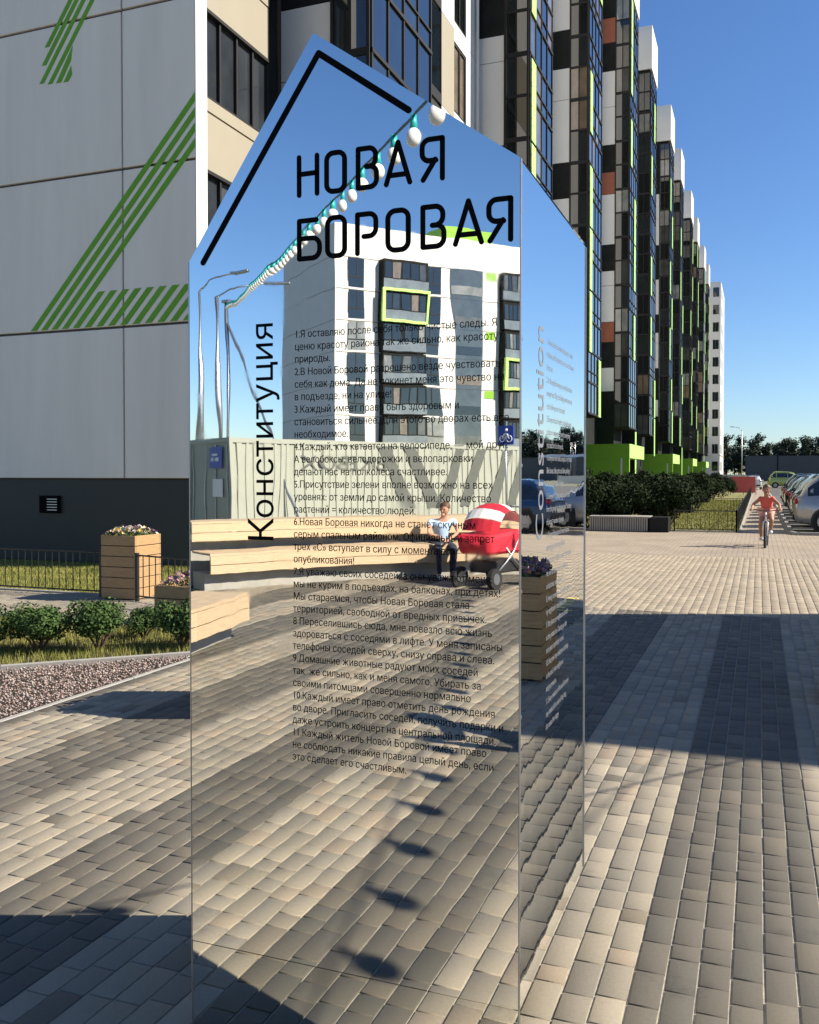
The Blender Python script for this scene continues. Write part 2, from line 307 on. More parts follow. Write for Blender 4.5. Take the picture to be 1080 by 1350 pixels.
# ---------------------------------------------------------------- bricks
def brick_arrays(bricks):
    """bricks: list of (x0,x1,y0,y1,z,(r,g,b)); 12 verts and 9 quads each"""
    n = len(bricks); a = np.array([b[:5] for b in bricks], np.float32); tone = np.array([b[5] for b in bricks], np.float32)
    x0, x1, y0, y1, z = a.T; bv = .0018
    V = np.zeros((n, 12, 3), np.float32); xs = [x0, x1, x1, x0]; ys = [y0, y0, y1, y1]; sx = [1, -1, -1, 1]; sy = [1, 1, -1, -1]
    for i in range(4):
        V[:, i, 0] = xs[i]; V[:, i, 1] = ys[i]; V[:, i, 2] = -.03
        V[:, 4 + i, 0] = xs[i]; V[:, 4 + i, 1] = ys[i]; V[:, 4 + i, 2] = z - bv * .7
        V[:, 8 + i, 0] = xs[i] + sx[i] * bv; V[:, 8 + i, 1] = ys[i] + sy[i] * bv; V[:, 8 + i, 2] = z
    # slight tilt of each brick
    rs = np.random.RandomState(3); tl = (rs.rand(n, 2) - .5) * .0035
    cx = (x0 + x1) / 2; cy = (y0 + y1) / 2
    V[:, 4:, 2] += (V[:, 4:, 0] - cx[:, None]) * tl[:, :1] + (V[:, 4:, 1] - cy[:, None]) * tl[:, 1:]
    F = []
    for i in range(4): j = (i + 1) % 4; F += [(i, j, 4 + j, 4 + i), (4 + i, 4 + j, 8 + j, 8 + i)]
    F.append((8, 9, 10, 11)); F = np.array(F)[None] + (np.arange(n) * 12)[:, None, None]
    T = np.ones((n, 12, 4), np.float32); T[:, :, :3] = tone[:, None]
    return V.reshape(-1, 3), F.reshape(-1, 4), T.reshape(-1, 4)
rb = random.Random(11)
LIGHT = [(0.2659, 0.2303, 0.1682), (0.2512, 0.2164, 0.1617), (0.2881, 0.2478, 0.1844), (0.2438, 0.213, 0.1617), (0.2807, 0.2268, 0.1617), (0.2216, 0.1955, 0.152)]
DARK = [(0.1019, 0.0899, 0.0694), (0.0906, 0.081, 0.0635), (0.1133, 0.1002, 0.078), (0.0982, 0.0899, 0.0714), (0.1246, 0.1075, 0.0806)]
MID = [(0.1672, 0.1414, 0.1028), (0.19, 0.159, 0.1122)]
BEIGE = [(0.3333, 0.274, 0.1899), (0.3101, 0.2544, 0.1788), (0.3566, 0.2935, 0.2085), (0.3178, 0.2544, 0.1862), (0.2946, 0.2505, 0.1788)]
def tone_of(pal, j=.10):
    c = rb.choice(pal); f = 1 + rb.uniform(-j, j); return (c[0] * f, c[1] * f, c[2] * f)
def lay(X0, X1, Y0, Y1, wd, pal_at, hole=None, lens=(.2, .2, .2, .15, .15, .1), g=.0034):
    out = []; nx = int(round((X1 - X0) / wd))
    for i in range(nx):
        x0 = X0 + i * wd; y = Y0 - rb.uniform(0, .2)
        while y < Y1:
            L = rb.choice(lens); xa, xb, ya, yb = x0 + g * 1.25, x0 + wd - g * 1.25, max(y, Y0) + g * .75, min(y + L, Y1) - g * .75; y += L
            if yb - ya < .03: continue
            c = ((xa + xb) / 2, (ya + yb) / 2)
            if hole and hole(c): continue
            pal, jt = pal_at(c); out.append((xa, xb, ya, yb, rb.uniform(-.0014, .0014), tone_of(pal, jt)))
    return out
def bands(c):
    u = (c[0] + .362) / .585; dark = (math.floor(u) % 2 == 0)
    if dark: return (DARK, .12) if rb.random() > .012 else (MID, .1)
    return (LIGHT, .12) if rb.random() > .04 else (MID, .15)
BR = lay(-.362 - .0975 * 43, -.362 + .0975 * 56, -11, 10.9, .0975, bands)
BC = lay(-.362 - .0975 * 69, -.362 - .0975 * 43, -11, .56, .0975, bands)
def near_frame(b):
    x, y = (b[0] + b[1]) / 2, (b[2] + b[3]) / 2; t = -ST * x + CT * y
    if t < 2.5: return 1e9
    px = 540 + 1200 * (CT * x + ST * y) / t; py = 625 + 1920 / t
    if px < -30 or px > 1110 or py > 1385 or (245 < px < 695): return 1e9
    return t
BR.sort(key=near_frame)
paving = bpy.data.objects['pavement']
B1, B2 = BR[:299], BR[299:]
cache = {}
for b in B1:
    key = (round(b[3] - b[2], 2), tuple(round(v * 14) for v in b[5]))
    if key not in cache:
        hx, hy = (b[1] - b[0]) / 2, (b[3] - b[2]) / 2
        cache[key] = np_mesh('brick', *brick_arrays([(-hx, hx, -hy, hy, 0, b[5])])[:2], M['brick'], brick_arrays([(-hx, hx, -hy, hy, 0, b[5])])[2])
    o = link_mesh('brick', cache[key], paving, ((b[0] + b[1]) / 2, (b[2] + b[3]) / 2, b[4]))
    o.rotation_euler = (rb.uniform(-.006, .006), rb.uniform(-.006, .006), rb.uniform(-.004, .004))
V, F, T = brick_arrays(B2); o = link_mesh('paver_field', np_mesh('paver_field', V, F, M['brick'], T), paving); o['kind'] = 'stuff'
V, F, T = brick_arrays(BC); o = link_mesh('paver_field', np_mesh('paver_field', V, F, M['brick'], T), bpy.data.objects['court']); o['kind'] = 'stuff'
BF = lay(-14 + .04, -4.56, 7.96, 9.68, .0975, lambda c: (LIGHT, .1))
V, F, T = brick_arrays(BF); o = link_mesh('paver_field', np_mesh('paver_field', V, F, M['brick'], T), bpy.data.objects['footway']); o['kind'] = 'stuff'
BG = lay(-4.95, 13.9, 10.9, 18.5, .1, lambda c: (BEIGE, .07), lens=(.2, .2, .2, .1))
V, F, T = brick_arrays(BG); o = link_mesh('paver_field', np_mesh('paver_field', V, F, M['brick'], T), bpy.data.objects['promenade']); o['kind'] = 'stuff'
# painted marks
y = MB()
for a in ((1.0, 10.55, 1.9, .045),): y.box(a[0], a[0] + a[2], a[1], a[1] + a[3], -.002, .0045)
for i in range(4): y.box(1.1, 1.22, 10.75 + i * .28, 10.85 + i * .28, -.002, .0045)
y.build('road_marking', M['yellow'], paving)
lm = MB()
for i in range(17): lm.box(.95, 6, 26.55 + i * 2.75, 26.65 + i * 2.75, .002, .007)
lm.build('parking_line', M['roadwhite'], bpy.data.objects['road'])
# ---------------------------------------------------------------- gravel, grass
def stones(poly, n, s0, s1, seed=1):
    rs = np.random.RandomState(seed); xs = [p[0] for p in poly]; ys = [p[1] for p in poly]
    P = []
    while len(P) < n:
        p = (rs.uniform(min(xs), max(xs)), rs.uniform(min(ys), max(ys)))
        if inside(p, poly): P.append(p)
    P = np.array(P); base = np.array([(1, 0, 0), (-1, 0, 0), (0, 1, 0), (0, -1, 0), (0, 0, 1), (0, 0, -1)], np.float32)
    F0 = np.array([(0, 2, 4), (2, 1, 4), (1, 3, 4), (3, 0, 4), (2, 0, 5), (1, 2, 5), (3, 1, 5), (0, 3, 5)])
    V = base[None] * rs.uniform(s0, s1, (n, 1, 1)) * rs.uniform(.6, 1.2, (n, 6, 1)); V[:, :, 2] *= .7
    a = rs.uniform(0, 6.28, n); ca, sa = np.cos(a)[:, None], np.sin(a)[:, None]
    t = rs.uniform(-.5, .5, n)[:, None]; x = V[:, :, 0] * np.cos(t) - V[:, :, 2] * np.sin(t); z = V[:, :, 0] * np.sin(t) + V[:, :, 2] * np.cos(t)
    V2 = np.stack([x * ca - V[:, :, 1] * sa + P[:, :1], x * sa + V[:, :, 1] * ca + P[:, 1:], z + rs.uniform(-.006, .012, (n, 1))], -1)
    pal = np.array([(.32, .235, .20), (.36, .29, .255), (.24, .17, .145), (.44, .38, .34), (.17, .13, .115), (.34, .235, .195)]); c = pal[rs.randint(0, 6, n)]
    T = np.ones((n, 6, 4)); T[:, :, :3] = c[:, None]
    return V2.reshape(-1, 3), (F0[None] + (np.arange(n) * 6)[:, None, None]).reshape(-1, 3), T.reshape(-1, 4)
V, F, T = stones([(-4.62, 6.82), (-5.825, 5.68), (-9, 2.7), (-9, 0.6), (-4.62, 0.6)], 34000, .006, .0145)
tag(link_mesh('gravel', np_mesh('gravel', V, F, M['stone'], T)), 'pinkish grey crushed gravel between the paving edge and the shrub bed kerb', 'gravel', kind='stuff')
def blades(poly, n, h, wd, seed=2):
    rs = np.random.RandomState(seed); xs = [p[0] for p in poly]; ys = [p[1] for p in poly]; P = []
    while len(P) < n:
        p = (rs.uniform(min(xs), max(xs)), rs.uniform(min(ys), max(ys)))
        if inside(p, poly): P.append(p)
    P = np.array(P); a = rs.uniform(0, 6.28, n); hh = h * rs.uniform(.5, 1.4, n); L = hh * rs.uniform(.1, .7, n); b = rs.uniform(0, 6.28, n)
    V = np.zeros((n, 3, 3)); V[:, 0, 0] = P[:, 0] - np.cos(a) * wd; V[:, 0, 1] = P[:, 1] - np.sin(a) * wd; V[:, 1, 0] = P[:, 0] + np.cos(a) * wd; V[:, 1, 1] = P[:, 1] + np.sin(a) * wd
    V[:, 2, 0] = P[:, 0] + np.cos(b) * L; V[:, 2, 1] = P[:, 1] + np.sin(b) * L; V[:, 2, 2] = hh; V[:, :2, 2] = -.02
    return V.reshape(-1, 3), np.arange(n * 3).reshape(-1, 3)
def grass(poly, n, h, wd, label, seed=2):
    V, F = blades(poly, n, h, wd, seed); tag(link_mesh('grass', np_mesh('grass', V, F, M['grass'])), label, 'grass', kind='stuff')
grass([(-4.62, 6.98), (-5.84, 5.82), (-9, 2.9), (-11, 2.9), (-11, 7.85), (-4.62, 7.85)], 45000, .05, .004, 'thin green grass around the small round shrubs')
grass([(-15, 9.8), (-5, 9.8), (-5, 13.2), (-15, 13.2)], 60000, .03, .005, 'sunlit yellowish lawn at the foot of the dark plinth wall', 3)
grass([(-9, 26.6), (-.5, 26.6), (-.5, 60), (-9, 60)], 60000, .035, .012, 'dry yellowish lawn fenced along the street front', 4)
# ================================================================ MAIN BUILDING (long stepped facade, its gable on the left)
bld = empty('apartment_building', (-9, 13.27, 0), 'long stepped apartment block with black bays, lime panels and a grey gable with green stripes', 'building')
def bpart(mb, name, mt, **kw):
    o = mb.build(name, mt, None, **kw); o.parent = bld; o.matrix_parent_inverse = Matrix.Translation(-Vector(bld.location)); return o
GY = 13.27; H0 = 1.51; FH = 2.8; NF = 11; TOP = H0 + FH * NF
bpart(MB().box(-34, -9.32, GY + .25, 170, H0, TOP).box(-9.32, -9.25, GY + .25, 16.55, H0, TOP), 'wall', M['black'])
bpart(MB().box(-34, -9.05, GY + .06, GY + .25, 0, H0 - .01), 'plinth', M['plinth'])
bpart(MB().box(-34.0, -9.1, GY + .25, 170, 0, H0), 'plinth', M['plinth'])
# gable panels with recessed joints
xj = [-34, -28, -22.2, -16.36, -10.52, -9.0]
for i in range(len(xj) - 1):
    for f in range(6):
        z0 = H0 + f * 2.72 if f < 1 else 4.21 + (f - 1) * 2.77
        z1 = 4.21 + f * 2.77
        g = .018
        bpart(MB().box(xj[i] + g, xj[i + 1] - (g if i < 4 else 0), GY, GY + .24, z0 + g, z1 - g * 1.6), 'panel', M['panel'] if i < 4 else [M['panel']], bevel=.008)
bpart(MB().box(-34, -9.03, GY + .05, GY + .20, H0, 20.8), 'panel_joint', M['joint'])
bpart(MB().box(-8.999, -8.985, GY + .002, GY + .34, H0, 20.8), 'corner_cladding', M['white'])
# painted green stripes, thin film on the panels
def stripe(pts):
    pts = [(min(p[0], -9.002), p[1]) for p in pts]
    bpart(MB().prismy(pts, GY - .004, GY - .0005), 'painted_stripe', M['stripe'])
slope = (8.158 - 4.29) / (-8.988 + 12.596)     # m per m
def para(xb, wdt, zb, zt, left=-99, right=-9.002, polys=None):
    p = [(xb, zb), (xb + wdt, zb), (xb + wdt + (zt - zb) / slope, zt), (xb + (zt - zb) / slope, zt)]
    p = clip(p, (right, -99), (right, 99))
    if polys:
        for a, b in polys: p = clip(p, a, b) if len(p) > 2 else p
    if len(p) > 2: stripe(p)
wd = .145
for i, xb in enumerate((-12.60, -12.36, -12.12, -11.88)): para(xb, wd, 4.24, 9.5)
xb = -11.63
for i in range(14): para(xb, wd * 1.02, 4.24, 4.86); xb += .262
for xb, zb, zt in ((-12.222, 9.372, 12.0), (-12.296, 9.055, 12.4), (-12.352, 8.733, 12.6), (-12.16, 8.696, 12.8)):
    for z0, z1 in ((zb, zt),):
        dx = (z1 - z0) * .72; stripe([(xb, z0 - (.0)), (xb + .11, z0), (xb + .11 + dx, z1), (xb + dx, z1)])
stripe([(-11.968, 8.689), (-11.85, 8.689), (-11.62, 9.05), (-11.583, 9.32)]); stripe([(-11.80, 8.68), (-11.68, 8.68), (-11.60, 8.8), (-11.62, 8.961)])
# basement grille
bpart(MB().box(-12.44, -12.0, GY - .0, GY + .062, .88, 1.2), 'vent_recess', M['ink'])
for i in range(5): bpart(MB().box(-12.25, -12.02, GY - .012, GY - .002, .93 + i * .05, .945 + i * .05), 'vent_slat', M['steel'])
# beige loggia wall right of the gable, facing the street
XW = -9.06
LW0, LW1 = GY + .345, 15.88
for f in range(6):
    zs = 8.2 + (f - 2) * 2.8          # sill
    bpart(MB().box(XW - .2, XW, LW0, LW1, zs - 1.27, zs - .27), 'cladding_panel', M['beige'])
    bpart(MB().box(XW - .2, XW + .01, LW0, LW1, zs - .24, zs - .02), 'cladding_panel', M['beige'])
    fr = MB(); fr.box(XW - .12, XW - .02, LW0, LW1, zs - .02, zs + .04); fr.box(XW - .12, XW + .02, LW0, LW1, zs + 1.47, zs + 1.53)
    n = 4; wdp = (LW1 - LW0) / n
    for i in range(n + 1): fr.box(XW - .12, XW - .02, LW0 + i * wdp - .025, LW0 + i * wdp + .025, zs + .04, zs + 1.47)
    bpart(fr, 'window_frame', M['frame'])
    for i in range(n): bpart(MB().box(XW - .09, XW - .08 + .003 * i, LW0 + i * wdp + .027, LW0 + (i + 1) * wdp - .027, zs + .04, zs + 1.47), 'pane', M['glass_loggia'])
bpart(MB().box(XW - .25, XW - .21, GY + .3, 16.6, H0, 20), 'wall', M['frame'])
# downpipes
bpart(MB().tube([(-8.93, 16.05, .3), (-8.93, 16.05, TOP)], .05, 10), 'downpipe', M['frame'], smooth=True)
bpart(MB().tube([(-8.9, 29.55, .3), (-8.9, 29.55, TOP)], .05, 10), 'downpipe', M['white'], smooth=True)
# bays
BAYS = [16.6, 29.8, 41.0, 54.7, 65.5, 80.0, 91.0, 104.8, 115.8, 130.6, 142.0]
XA, XB = -8.05, -7.2; BL = 3.5
Z54 = [3.3, 6.5, 7.9, 9.4, 10.6, 12.74, 13.6, 15.15, 18.1, 19.4, 21.0, 23.2, 25.3, 26.95, 28.4, 30.0, TOP]; C54 = 'kwkrwwkwrkwwkrkw'
Z41 = [3.3, 5.5, 7.0, 9.8, 11.3, 14.0, 15.6, 18.4, 19.8, 21.5, 24.0, 26.0, 27.4, 29.0, TOP]; C41 = 'kwwkwkwwkwwkwk'
Z30 = [H0, 4.2, 7.0, 9.8, 12.6, 15.4, 16.27, 18.2, 21, 22.4, 24, 26.8, 29.5, TOP]; C30 = 'wwwkwwkwkwkwk'
Z17 = [H0, 4.3, 7.0, 9.6, 11.05, 13, 15, 18, 21, 24, 27, TOP]; C17 = 'wwwwkwwkwkw'
CM = {'k': M['black'], 'w': M['white'], 'r': M['rust']}
def side_frame(z0, z1):       # facing -Y, local y=0
    m = MB(); W = XB - XA
    m.box(XA, XA + .07, -.05, .02, z0, z1); m.box(XB - .07, XB, -.05, .02, z0, z1)
    for zz in (z0, z0 + (z1 - z0) * .5): m.box(XA + .07, XB - .07, -.05, .02, zz, zz + .09)
    m.box(XA + .07, XB - .07, -.05, .02, z1 - .06, z1)
    # street side
    m.box(XA + .40, XA + .44, -.045, .01, z0 + .09, z1 - .06); m.box(XB - .02, XB + .05, .0, BL, z0 + FH * .5 + .5, z0 + FH * .5 + .54)
    n = 4; q = BL / n
    for i in range(n + 1):
        a = min(max(i * q - .03, 0), BL - .06); m.box(XB - .02, XB + .04, a, a + .06, z0, z1)
    for zz in (z0, z0 + (z1 - z0) * .5): m.box(XB - .02, XB + .055, .0, BL, zz, zz + .08)
    return m
FRM = side_frame(0, FH).mesh('window_frame', M['frame'])
PS = MB().box(XA + .072, XB - .072, -.025, .0, .092, FH * .5 - .002).mesh('pane', M['glass'])
q4 = BL / 4
PF = MB().box(XB - .012, XB + .012, .032, q4 - .032, .083, FH * .5 - .002).mesh('pane', M['glass'])
LP = MB().box(XB + .045, XB + .075, 0.0, .62, 0, FH * .96).mesh('lime_panel', M['perf'])
def put(me, name, loc):
    o = bpy.data.objects.new(name, me); COL.objects.link(o); o.parent = bld; o.matrix_parent_inverse = Matrix.Translation(-Vector(bld.location)); o.location = loc; return o
rp = random.Random(5)
npane = 0; rest = MB()
for bi, Y in enumerate(BAYS):
    Z, Cc = [(Z17, C17), (Z30, C30), (Z41, C41), (Z54, C54)][bi] if bi < 4 else ((Z54, C54.replace('r', 'k')) if bi % 2 else (Z41, C41))
    for i in range(len(Z) - 1):
        # each cladding panel split on floor joints
        bpart(MB().box(-9.32, XA - .002, Y, Y + (.12 if True else BL), Z[i] + .01, Z[i + 1] - .012), 'cladding_panel', CM[Cc[i]])
    bpart(MB().box(-9.3, XA - .01, Y + .12, Y + BL, H0, TOP).box(XA - .01, XB - .09, Y + .09, Y + BL - .05, H0 + (0 if bi < 2 else FH), TOP), 'wall', M['black'])
    f0 = 0 if bi < 2 else 1
    for f in range(f0, NF - (1 if bi >= 1 else 0)):
        z = H0 + f * FH
        if bi < 9: put(FRM, 'window_frame', (0, Y, z))
        else: rest.box(XA, XB + .04, Y - .04, Y + BL, z, z + .1, 1).box(XB - .02, XB + .04, Y - .04, Y + .06, z, z + FH, 1)
        for h in (0, 1):
            slots = [(PS, (0, Y, z + h * FH * .5))] + [(PF, (0, Y + c * q4, z + h * FH * .5)) for c in range(4)]
            for me, loc in slots:
                vis = not (bi == 0 and z > 13) and not (bi == 1 and z > 20)
                if npane < 298 and (bi < 6) and vis and (me is PS or bi < 3): put(me, 'pane', loc); npane += 1
                else:
                    b = len(rest.v); rest.v += [(v.co.x + loc[0], v.co.y + loc[1], v.co.z + loc[2]) for v in me.vertices]
                    for p in me.polygons: rest.f.append(tuple(b + v for v in p.vertices)); rest.mi.append(0)
        # lime perforated screens, staggered
    zz = H0 + (bi % 3) * 1.4; fl = 0
    while zz < TOP - 5:
        if bi and rp.random() < .92: put(LP, 'lime_panel', (0, Y + rp.choice((.1, .1, q4 * 2, q4 * 3 - .0)), zz))
        zz += FH * rp.choice((1, 1.5, 1.5))
    # white cap at the roof
    cz = TOP - 2.6
    bpart(MB().box(-9.0, XB + .08, Y - .07, Y + BL + .1, cz, TOP + .35), 'roof_cap', M['white'], bevel=.01)
o = bpart(rest, 'window_pane_field', [M['glass'], M['frame']], fix=False); o['kind'] = 'stuff'
# recessed walls between the bays
for bi, (Y0, Y1) in enumerate(zip([a + BL for a in BAYS], BAYS[1:] + [155.0])):
    if bi == 0:
        for f in range(NF):
            z = H0 + f * FH
            bpart(MB().box(-9.32, -9.0, Y0, 25.9, z + .01, z + FH - .01), 'cladding_panel', M['beige' if f % 2 else 'white'])
            bpart(MB().box(-9.32, -9.0, 25.92, 27.35, z + .01, z + FH - .01), 'cladding_panel', M['white' if f % 2 else 'beige'])
            bpart(MB().box(-9.32, -9.0, 28.6, Y1 - .02, z + .01, z + FH - .01), 'cladding_panel', M['white'])
            bpart(MB().box(-9.32, -9.0, 27.35, 28.6, z + 2.45, z + FH + .25), 'cladding_panel', M['white'])
            fw = MB().box(-9.1, -9.02, 27.35, 27.43, z + .26, z + 2.44).box(-9.1, -9.02, 28.52, 28.6, z + .26, z + 2.44).box(-9.1, -9.02, 27.43, 28.52, z + .26, z + .34).box(-9.1, -9.02, 27.43, 28.52, z + 2.36, z + 2.44).box(-9.1, -9.02, 27.95, 28.01, z + .34, z + 2.36)
            bpart(fw, 'window_frame', M['frame']); bpart(MB().box(-9.09, -9.06, 27.43, 28.52, z + .34, z + 2.36), 'pane', M['glass'])
            # dark glazed band beside the bay
            bpart(MB().box(-9.0, -8.94, 24.6, 25.85, z + .2, z + 2.6), 'pane', M['glass']); bpart(MB().box(-9.0, -8.92, 25.86, 25.92, z, z + FH).box(-9.0, -8.92, 24.6, 25.86, z - .1, z + .2), 'window_frame', M['frame'])
    else:
        bpart(MB().box(-9.32, -9.05, Y0, Y1, 6.6, TOP), 'wall', M['white']); bpart(MB().box(-9.32, -9.06, Y0, Y1, 0, 6.598), 'wall', M['black'])
# end block
eb = MB().box(-12, -5.9, 155, 170, 0, TOP + .2); bpart(eb, 'end_block', M['white'])
for f in range(11):
    z = H0 + f * FH + .6
    bpart(MB().box(-9.2, -8.2, 154.96, 155, z, z + 1.5), 'window', M['frame']); bpart(MB().box(-7.1, -6.2, 154.96, 155, z, z + 1.5), 'window', M['carglass'])
    bpart(MB().box(-5.9, -5.86, 157, 158.6, z, z + 1.5).box(-5.9, -5.86, 162, 163.6, z, z + 1.5), 'window', M['carglass'])
bpart(MB().box(-5.9, -5.84, 154.9, 170, H0 + 3, H0 + 3.2).box(-9.1, -8.1, 154.93, 154.97, 6, 30), 'cladding_panel', M['beige'])
# lime entrances
for i, Y in enumerate((49.2, 75.2, 98.8, 124.0)):
    X0, X1, Zt = -9.0, -6.42, 3.2
    bpart(MB().box(X0, X1 - .45, Y, Y + .25, 0, Zt - .75 - .004).box(X0, X1, Y, Y + .25, Zt - .75, Zt).box(X1 - .35, X1, Y, Y + .25, 0, Zt - .754), 'entrance_wall', M['lime'])
    bpart(MB().box(X1 - .45, X1 - .352, Y - .01, Y + .2, 0, Zt - .755), 'entrance_post', M['white'])
    bpart(MB().box(X0, X1 - .02, Y + .25, Y + 6.5, Zt - .74, Zt - .03), 'entrance_roof', M['lime'])
    bpart(MB().box(X1 - .02, X1 + .02, Y + .002, Y + 6.5, Zt - .75, Zt), 'entrance_fascia', M['perf'])
    bpart(MB().box(X0, X1 - 1.1, Y + 2.0, Y + 6.4, 0, Zt - .75), 'entrance_lobby', M['beige'])
    bpart(MB().box(X1 - 1.1, X1 - 1.06, Y + 2.6, Y + 3.6, .1, 2.2), 'door', M['frame']); bpart(MB().box(X1 - 1.1, X1 - 1.06, Y + 4, Y + 5.6, .3, 2.3), 'sign_board', M['white'])
bpart(MB().box(-8.06, -7.5, 80.5, 80.54, 4.5, 6.7), 'lime_panel', mat('panel_blue', (.03, .17, .36), .5))
# ================================================================ MIRROR STELE
FX0, FX1, FY, BY = -1.436, -.525, FRONT_Y, 2.952
st = empty('mirror_stele', (-.98, 2.5, 0), 'tall mirror-polished steel stele with house-shaped top and black lettering', 'stele')
def spart(mb, name, mt, **kw):
    o = mb.build(name, mt, None, **kw); o.parent = st; o.matrix_parent_inverse = Matrix.Translation(-Vector(st.location)); return o
spart(MB().prismy([(FX0, .3265), (FX1, .3265), (FX1, 2.338), (-1.062, 2.717), (FX0, 2.171)], FY, FY + .010), 'front_panel', M['mirror_front'])
spart(MB().box(FX0, FX1, FY + .0006, FY + .010, .001, .3240), 'lower_front_panel', M['mirror_low'])
spart(MB().add([(FX1 - .001, FY + .0105, .318), (FX1 - .001, BY, .318), (FX1 - .001, BY, 2.330), (FX1 - .001, FY + .0105, 2.334), (FX1 - .012, FY + .0105, .318), (FX1 - .012, BY, .318), (FX1 - .012, BY, 2.330), (FX1 - .012, FY + .0105, 2.334)],
     [(0, 1, 2, 3), (7, 6, 5, 4), (0, 4, 5, 1), (1, 5, 6, 2), (2, 6, 7, 3), (3, 7, 4, 0)]), 'side_panel', M['mirror_side'])
spart(MB().box(FX0 + .001, FX0 + .012, FY + .0105, BY, .001, 2.168), 'side_panel', M['mirror_side'])
spart(MB().box(FX0 + .0125, FX1 - .0125, BY - .012, BY - .001, .318, 2.16), 'back_panel', M['mirror_side'])
spart(MB().add([(FX0, FY + .0105, 2.170), (-1.062, FY + .0105, 2.7165), (-1.062, BY, 2.7165), (FX0, BY, 2.170), (FX0 + .012, FY + .0105, 2.169), (-1.062, FY + .0105, 2.70), (-1.062, BY, 2.70), (FX0 + .012, BY, 2.169)],
     [(0, 1, 2, 3), (7, 6, 5, 4), (0, 3, 7, 4), (0, 4, 5, 1), (3, 2, 6, 7), (1, 5, 6, 2)]), 'roof_panel', M['mirror_side'])
spart(MB().add([(-1.0615, FY + .0105, 2.7165), (FX1, FY + .0105, 2.338), (FX1, BY, 2.338), (-1.0615, BY, 2.7165), (-1.0615, FY + .0105, 2.70), (FX1 - .01, FY + .0105, 2.335), (FX1 - .01, BY, 2.335), (-1.0615, BY, 2.70)],
     [(0, 1, 2, 3), (7, 6, 5, 4), (0, 3, 7, 4), (0, 4, 5, 1), (3, 2, 6, 7), (1, 5, 6, 2)]), 'roof_panel', M['mirror_side'])
spart(MB().box(FX0 - .003, FX0 - .0005, FY - .0012, FY + .010, .001, 2.170), 'edge_trim', M['steel'])
spart(MB().box(FX1 + .0005, FX1 + .003, FY - .0012, FY + .0104, .001, 2.336), 'edge_trim', M['steel'])
spart(MB().box(FX1 - .002, FX1 + .002, BY + .0005, BY + .003, .318, 2.329), 'edge_trim', M['steel'])
# screws down the near corner
for i in range(7): spart(MB().tube([(FX1 - .001, FY + .024, .42 + i * .3), (FX1 + .0012, FY + .024, .42 + i * .3)], .004, 10), 'screw', M['steel'])
def polyline(pts, wdt, y0, y1, mb):    # flat ribbon with round ends in the x-z plane
    r = wdt / 2
    for (x0, z0), (x1, z1) in zip(pts[:-1], pts[1:]):
        d = Vector((x1 - x0, z1 - z0)); L = d.length; a = math.atan2(d.y, d.x); P = []
        for i in range(9): t = a + math.pi / 2 + math.pi * i / 8; P.append((x0 + r * math.cos(t), z0 + r * math.sin(t)))
        for i in range(9): t = a - math.pi / 2 + math.pi * i / 8; P.append((x1 + r * math.cos(t), z1 + r * math.sin(t)))
        y1 += .00003; y0 -= .00003
        mb.prismy(P, y0, y1)
def arcpts(cx, cz, rx, rz, a0, a1, n=6): return [(cx + rx * math.cos(R(a0 + (a1 - a0) * i / n)), cz + rz * math.sin(R(a0 + (a1 - a0) * i / n))) for i in range(n + 1)]
LY0, LY1 = FY - .0012, FY - .0003
def glyph(ch, x0, x1, z0, h):
    w_ = x1 - x0; r = w_ * .36; z1 = z0 + h; mb = MB(); T = .0125; m_ = z0 + h * .53
    def L(*p): polyline([(x0 + a * w_, z0 + b * h) for a, b in p], T, LY0, LY1, mb)
    def S(p): polyline(p, T, LY0, LY1, mb)
    if ch == 'Н': L((0, 0), (0, 1)); L((1, 0), (1, 1)); L((0, .55), (1, .55))
    if ch == 'О': S(arcpts(x1 - r, z1 - r, r, r, 0, 90) + arcpts(x0 + r, z1 - r, r, r, 90, 180) + arcpts(x0 + r, z0 + r, r, r, 180, 270) + arcpts(x1 - r, z0 + r, r, r, 270, 360) + [(x1, z1 - r)])
    if ch == 'В': S([(x0, z0), (x0, z1)]); S([(x0, z1)] + arcpts(x1 - r * 1.15, z1 - r, r, r, 90, 0) + arcpts(x1 - r * 1.15, m_ + r, r, r, 0, -90) + [(x0 + w_ * .45, m_)]); S([(x1 - r * 1.2, m_)] + arcpts(x1 - r, m_ - r, r, r, 90, 0) + arcpts(x1 - r, z0 + r, r, r, 0, -90) + [(x0, z0)])
    if ch == 'А': L((0, 0), (.5, 1.04), (1, 0)); L((.16, .22), (.84, .22))
    if ch == 'Я': S([(x1, z0), (x1, z1)]); S([(x1, z1)] + arcpts(x0 + r, z1 - r, r, r, 90, 180) + arcpts(x0 + r, m_ + r - .006, r, r, 180, 270) + [(x1 - w_ * .32, m_ - .006)]); S([(x1 - w_ * .35, m_ - .004), (x0 + w_ * .05, z0)])
    if ch == 'Б': S([(x1 - w_ * .15, z1), (x0, z1), (x0, z0)]); S([(x0, m_)] + arcpts(x1 - r, m_ - r, r, r, 90, 0) + arcpts(x1 - r, z0 + r, r, r, 0, -90) + [(x0, z0)])
    if ch == 'Р': S([(x0, z0), (x0, z1)]); S([(x0, z1)] + arcpts(x1 - r, z1 - r, r, r, 90, 0) + arcpts(x1 - r, m_ - .01 + r, r, r, 0, -90) + [(x0 + w_ * .35, m_ - .01)])
    spart(mb, 'title_letter', M['ink'], fix=False)
for ch, (a, b) in zip('НОВАЯ', ROW1 := [(-1.103, -1.052), (-1.025, -.975), (-.938, -.888), (-.862, -.800), (-.768, -.716)]): glyph(ch, a, b, 2.312, .096)
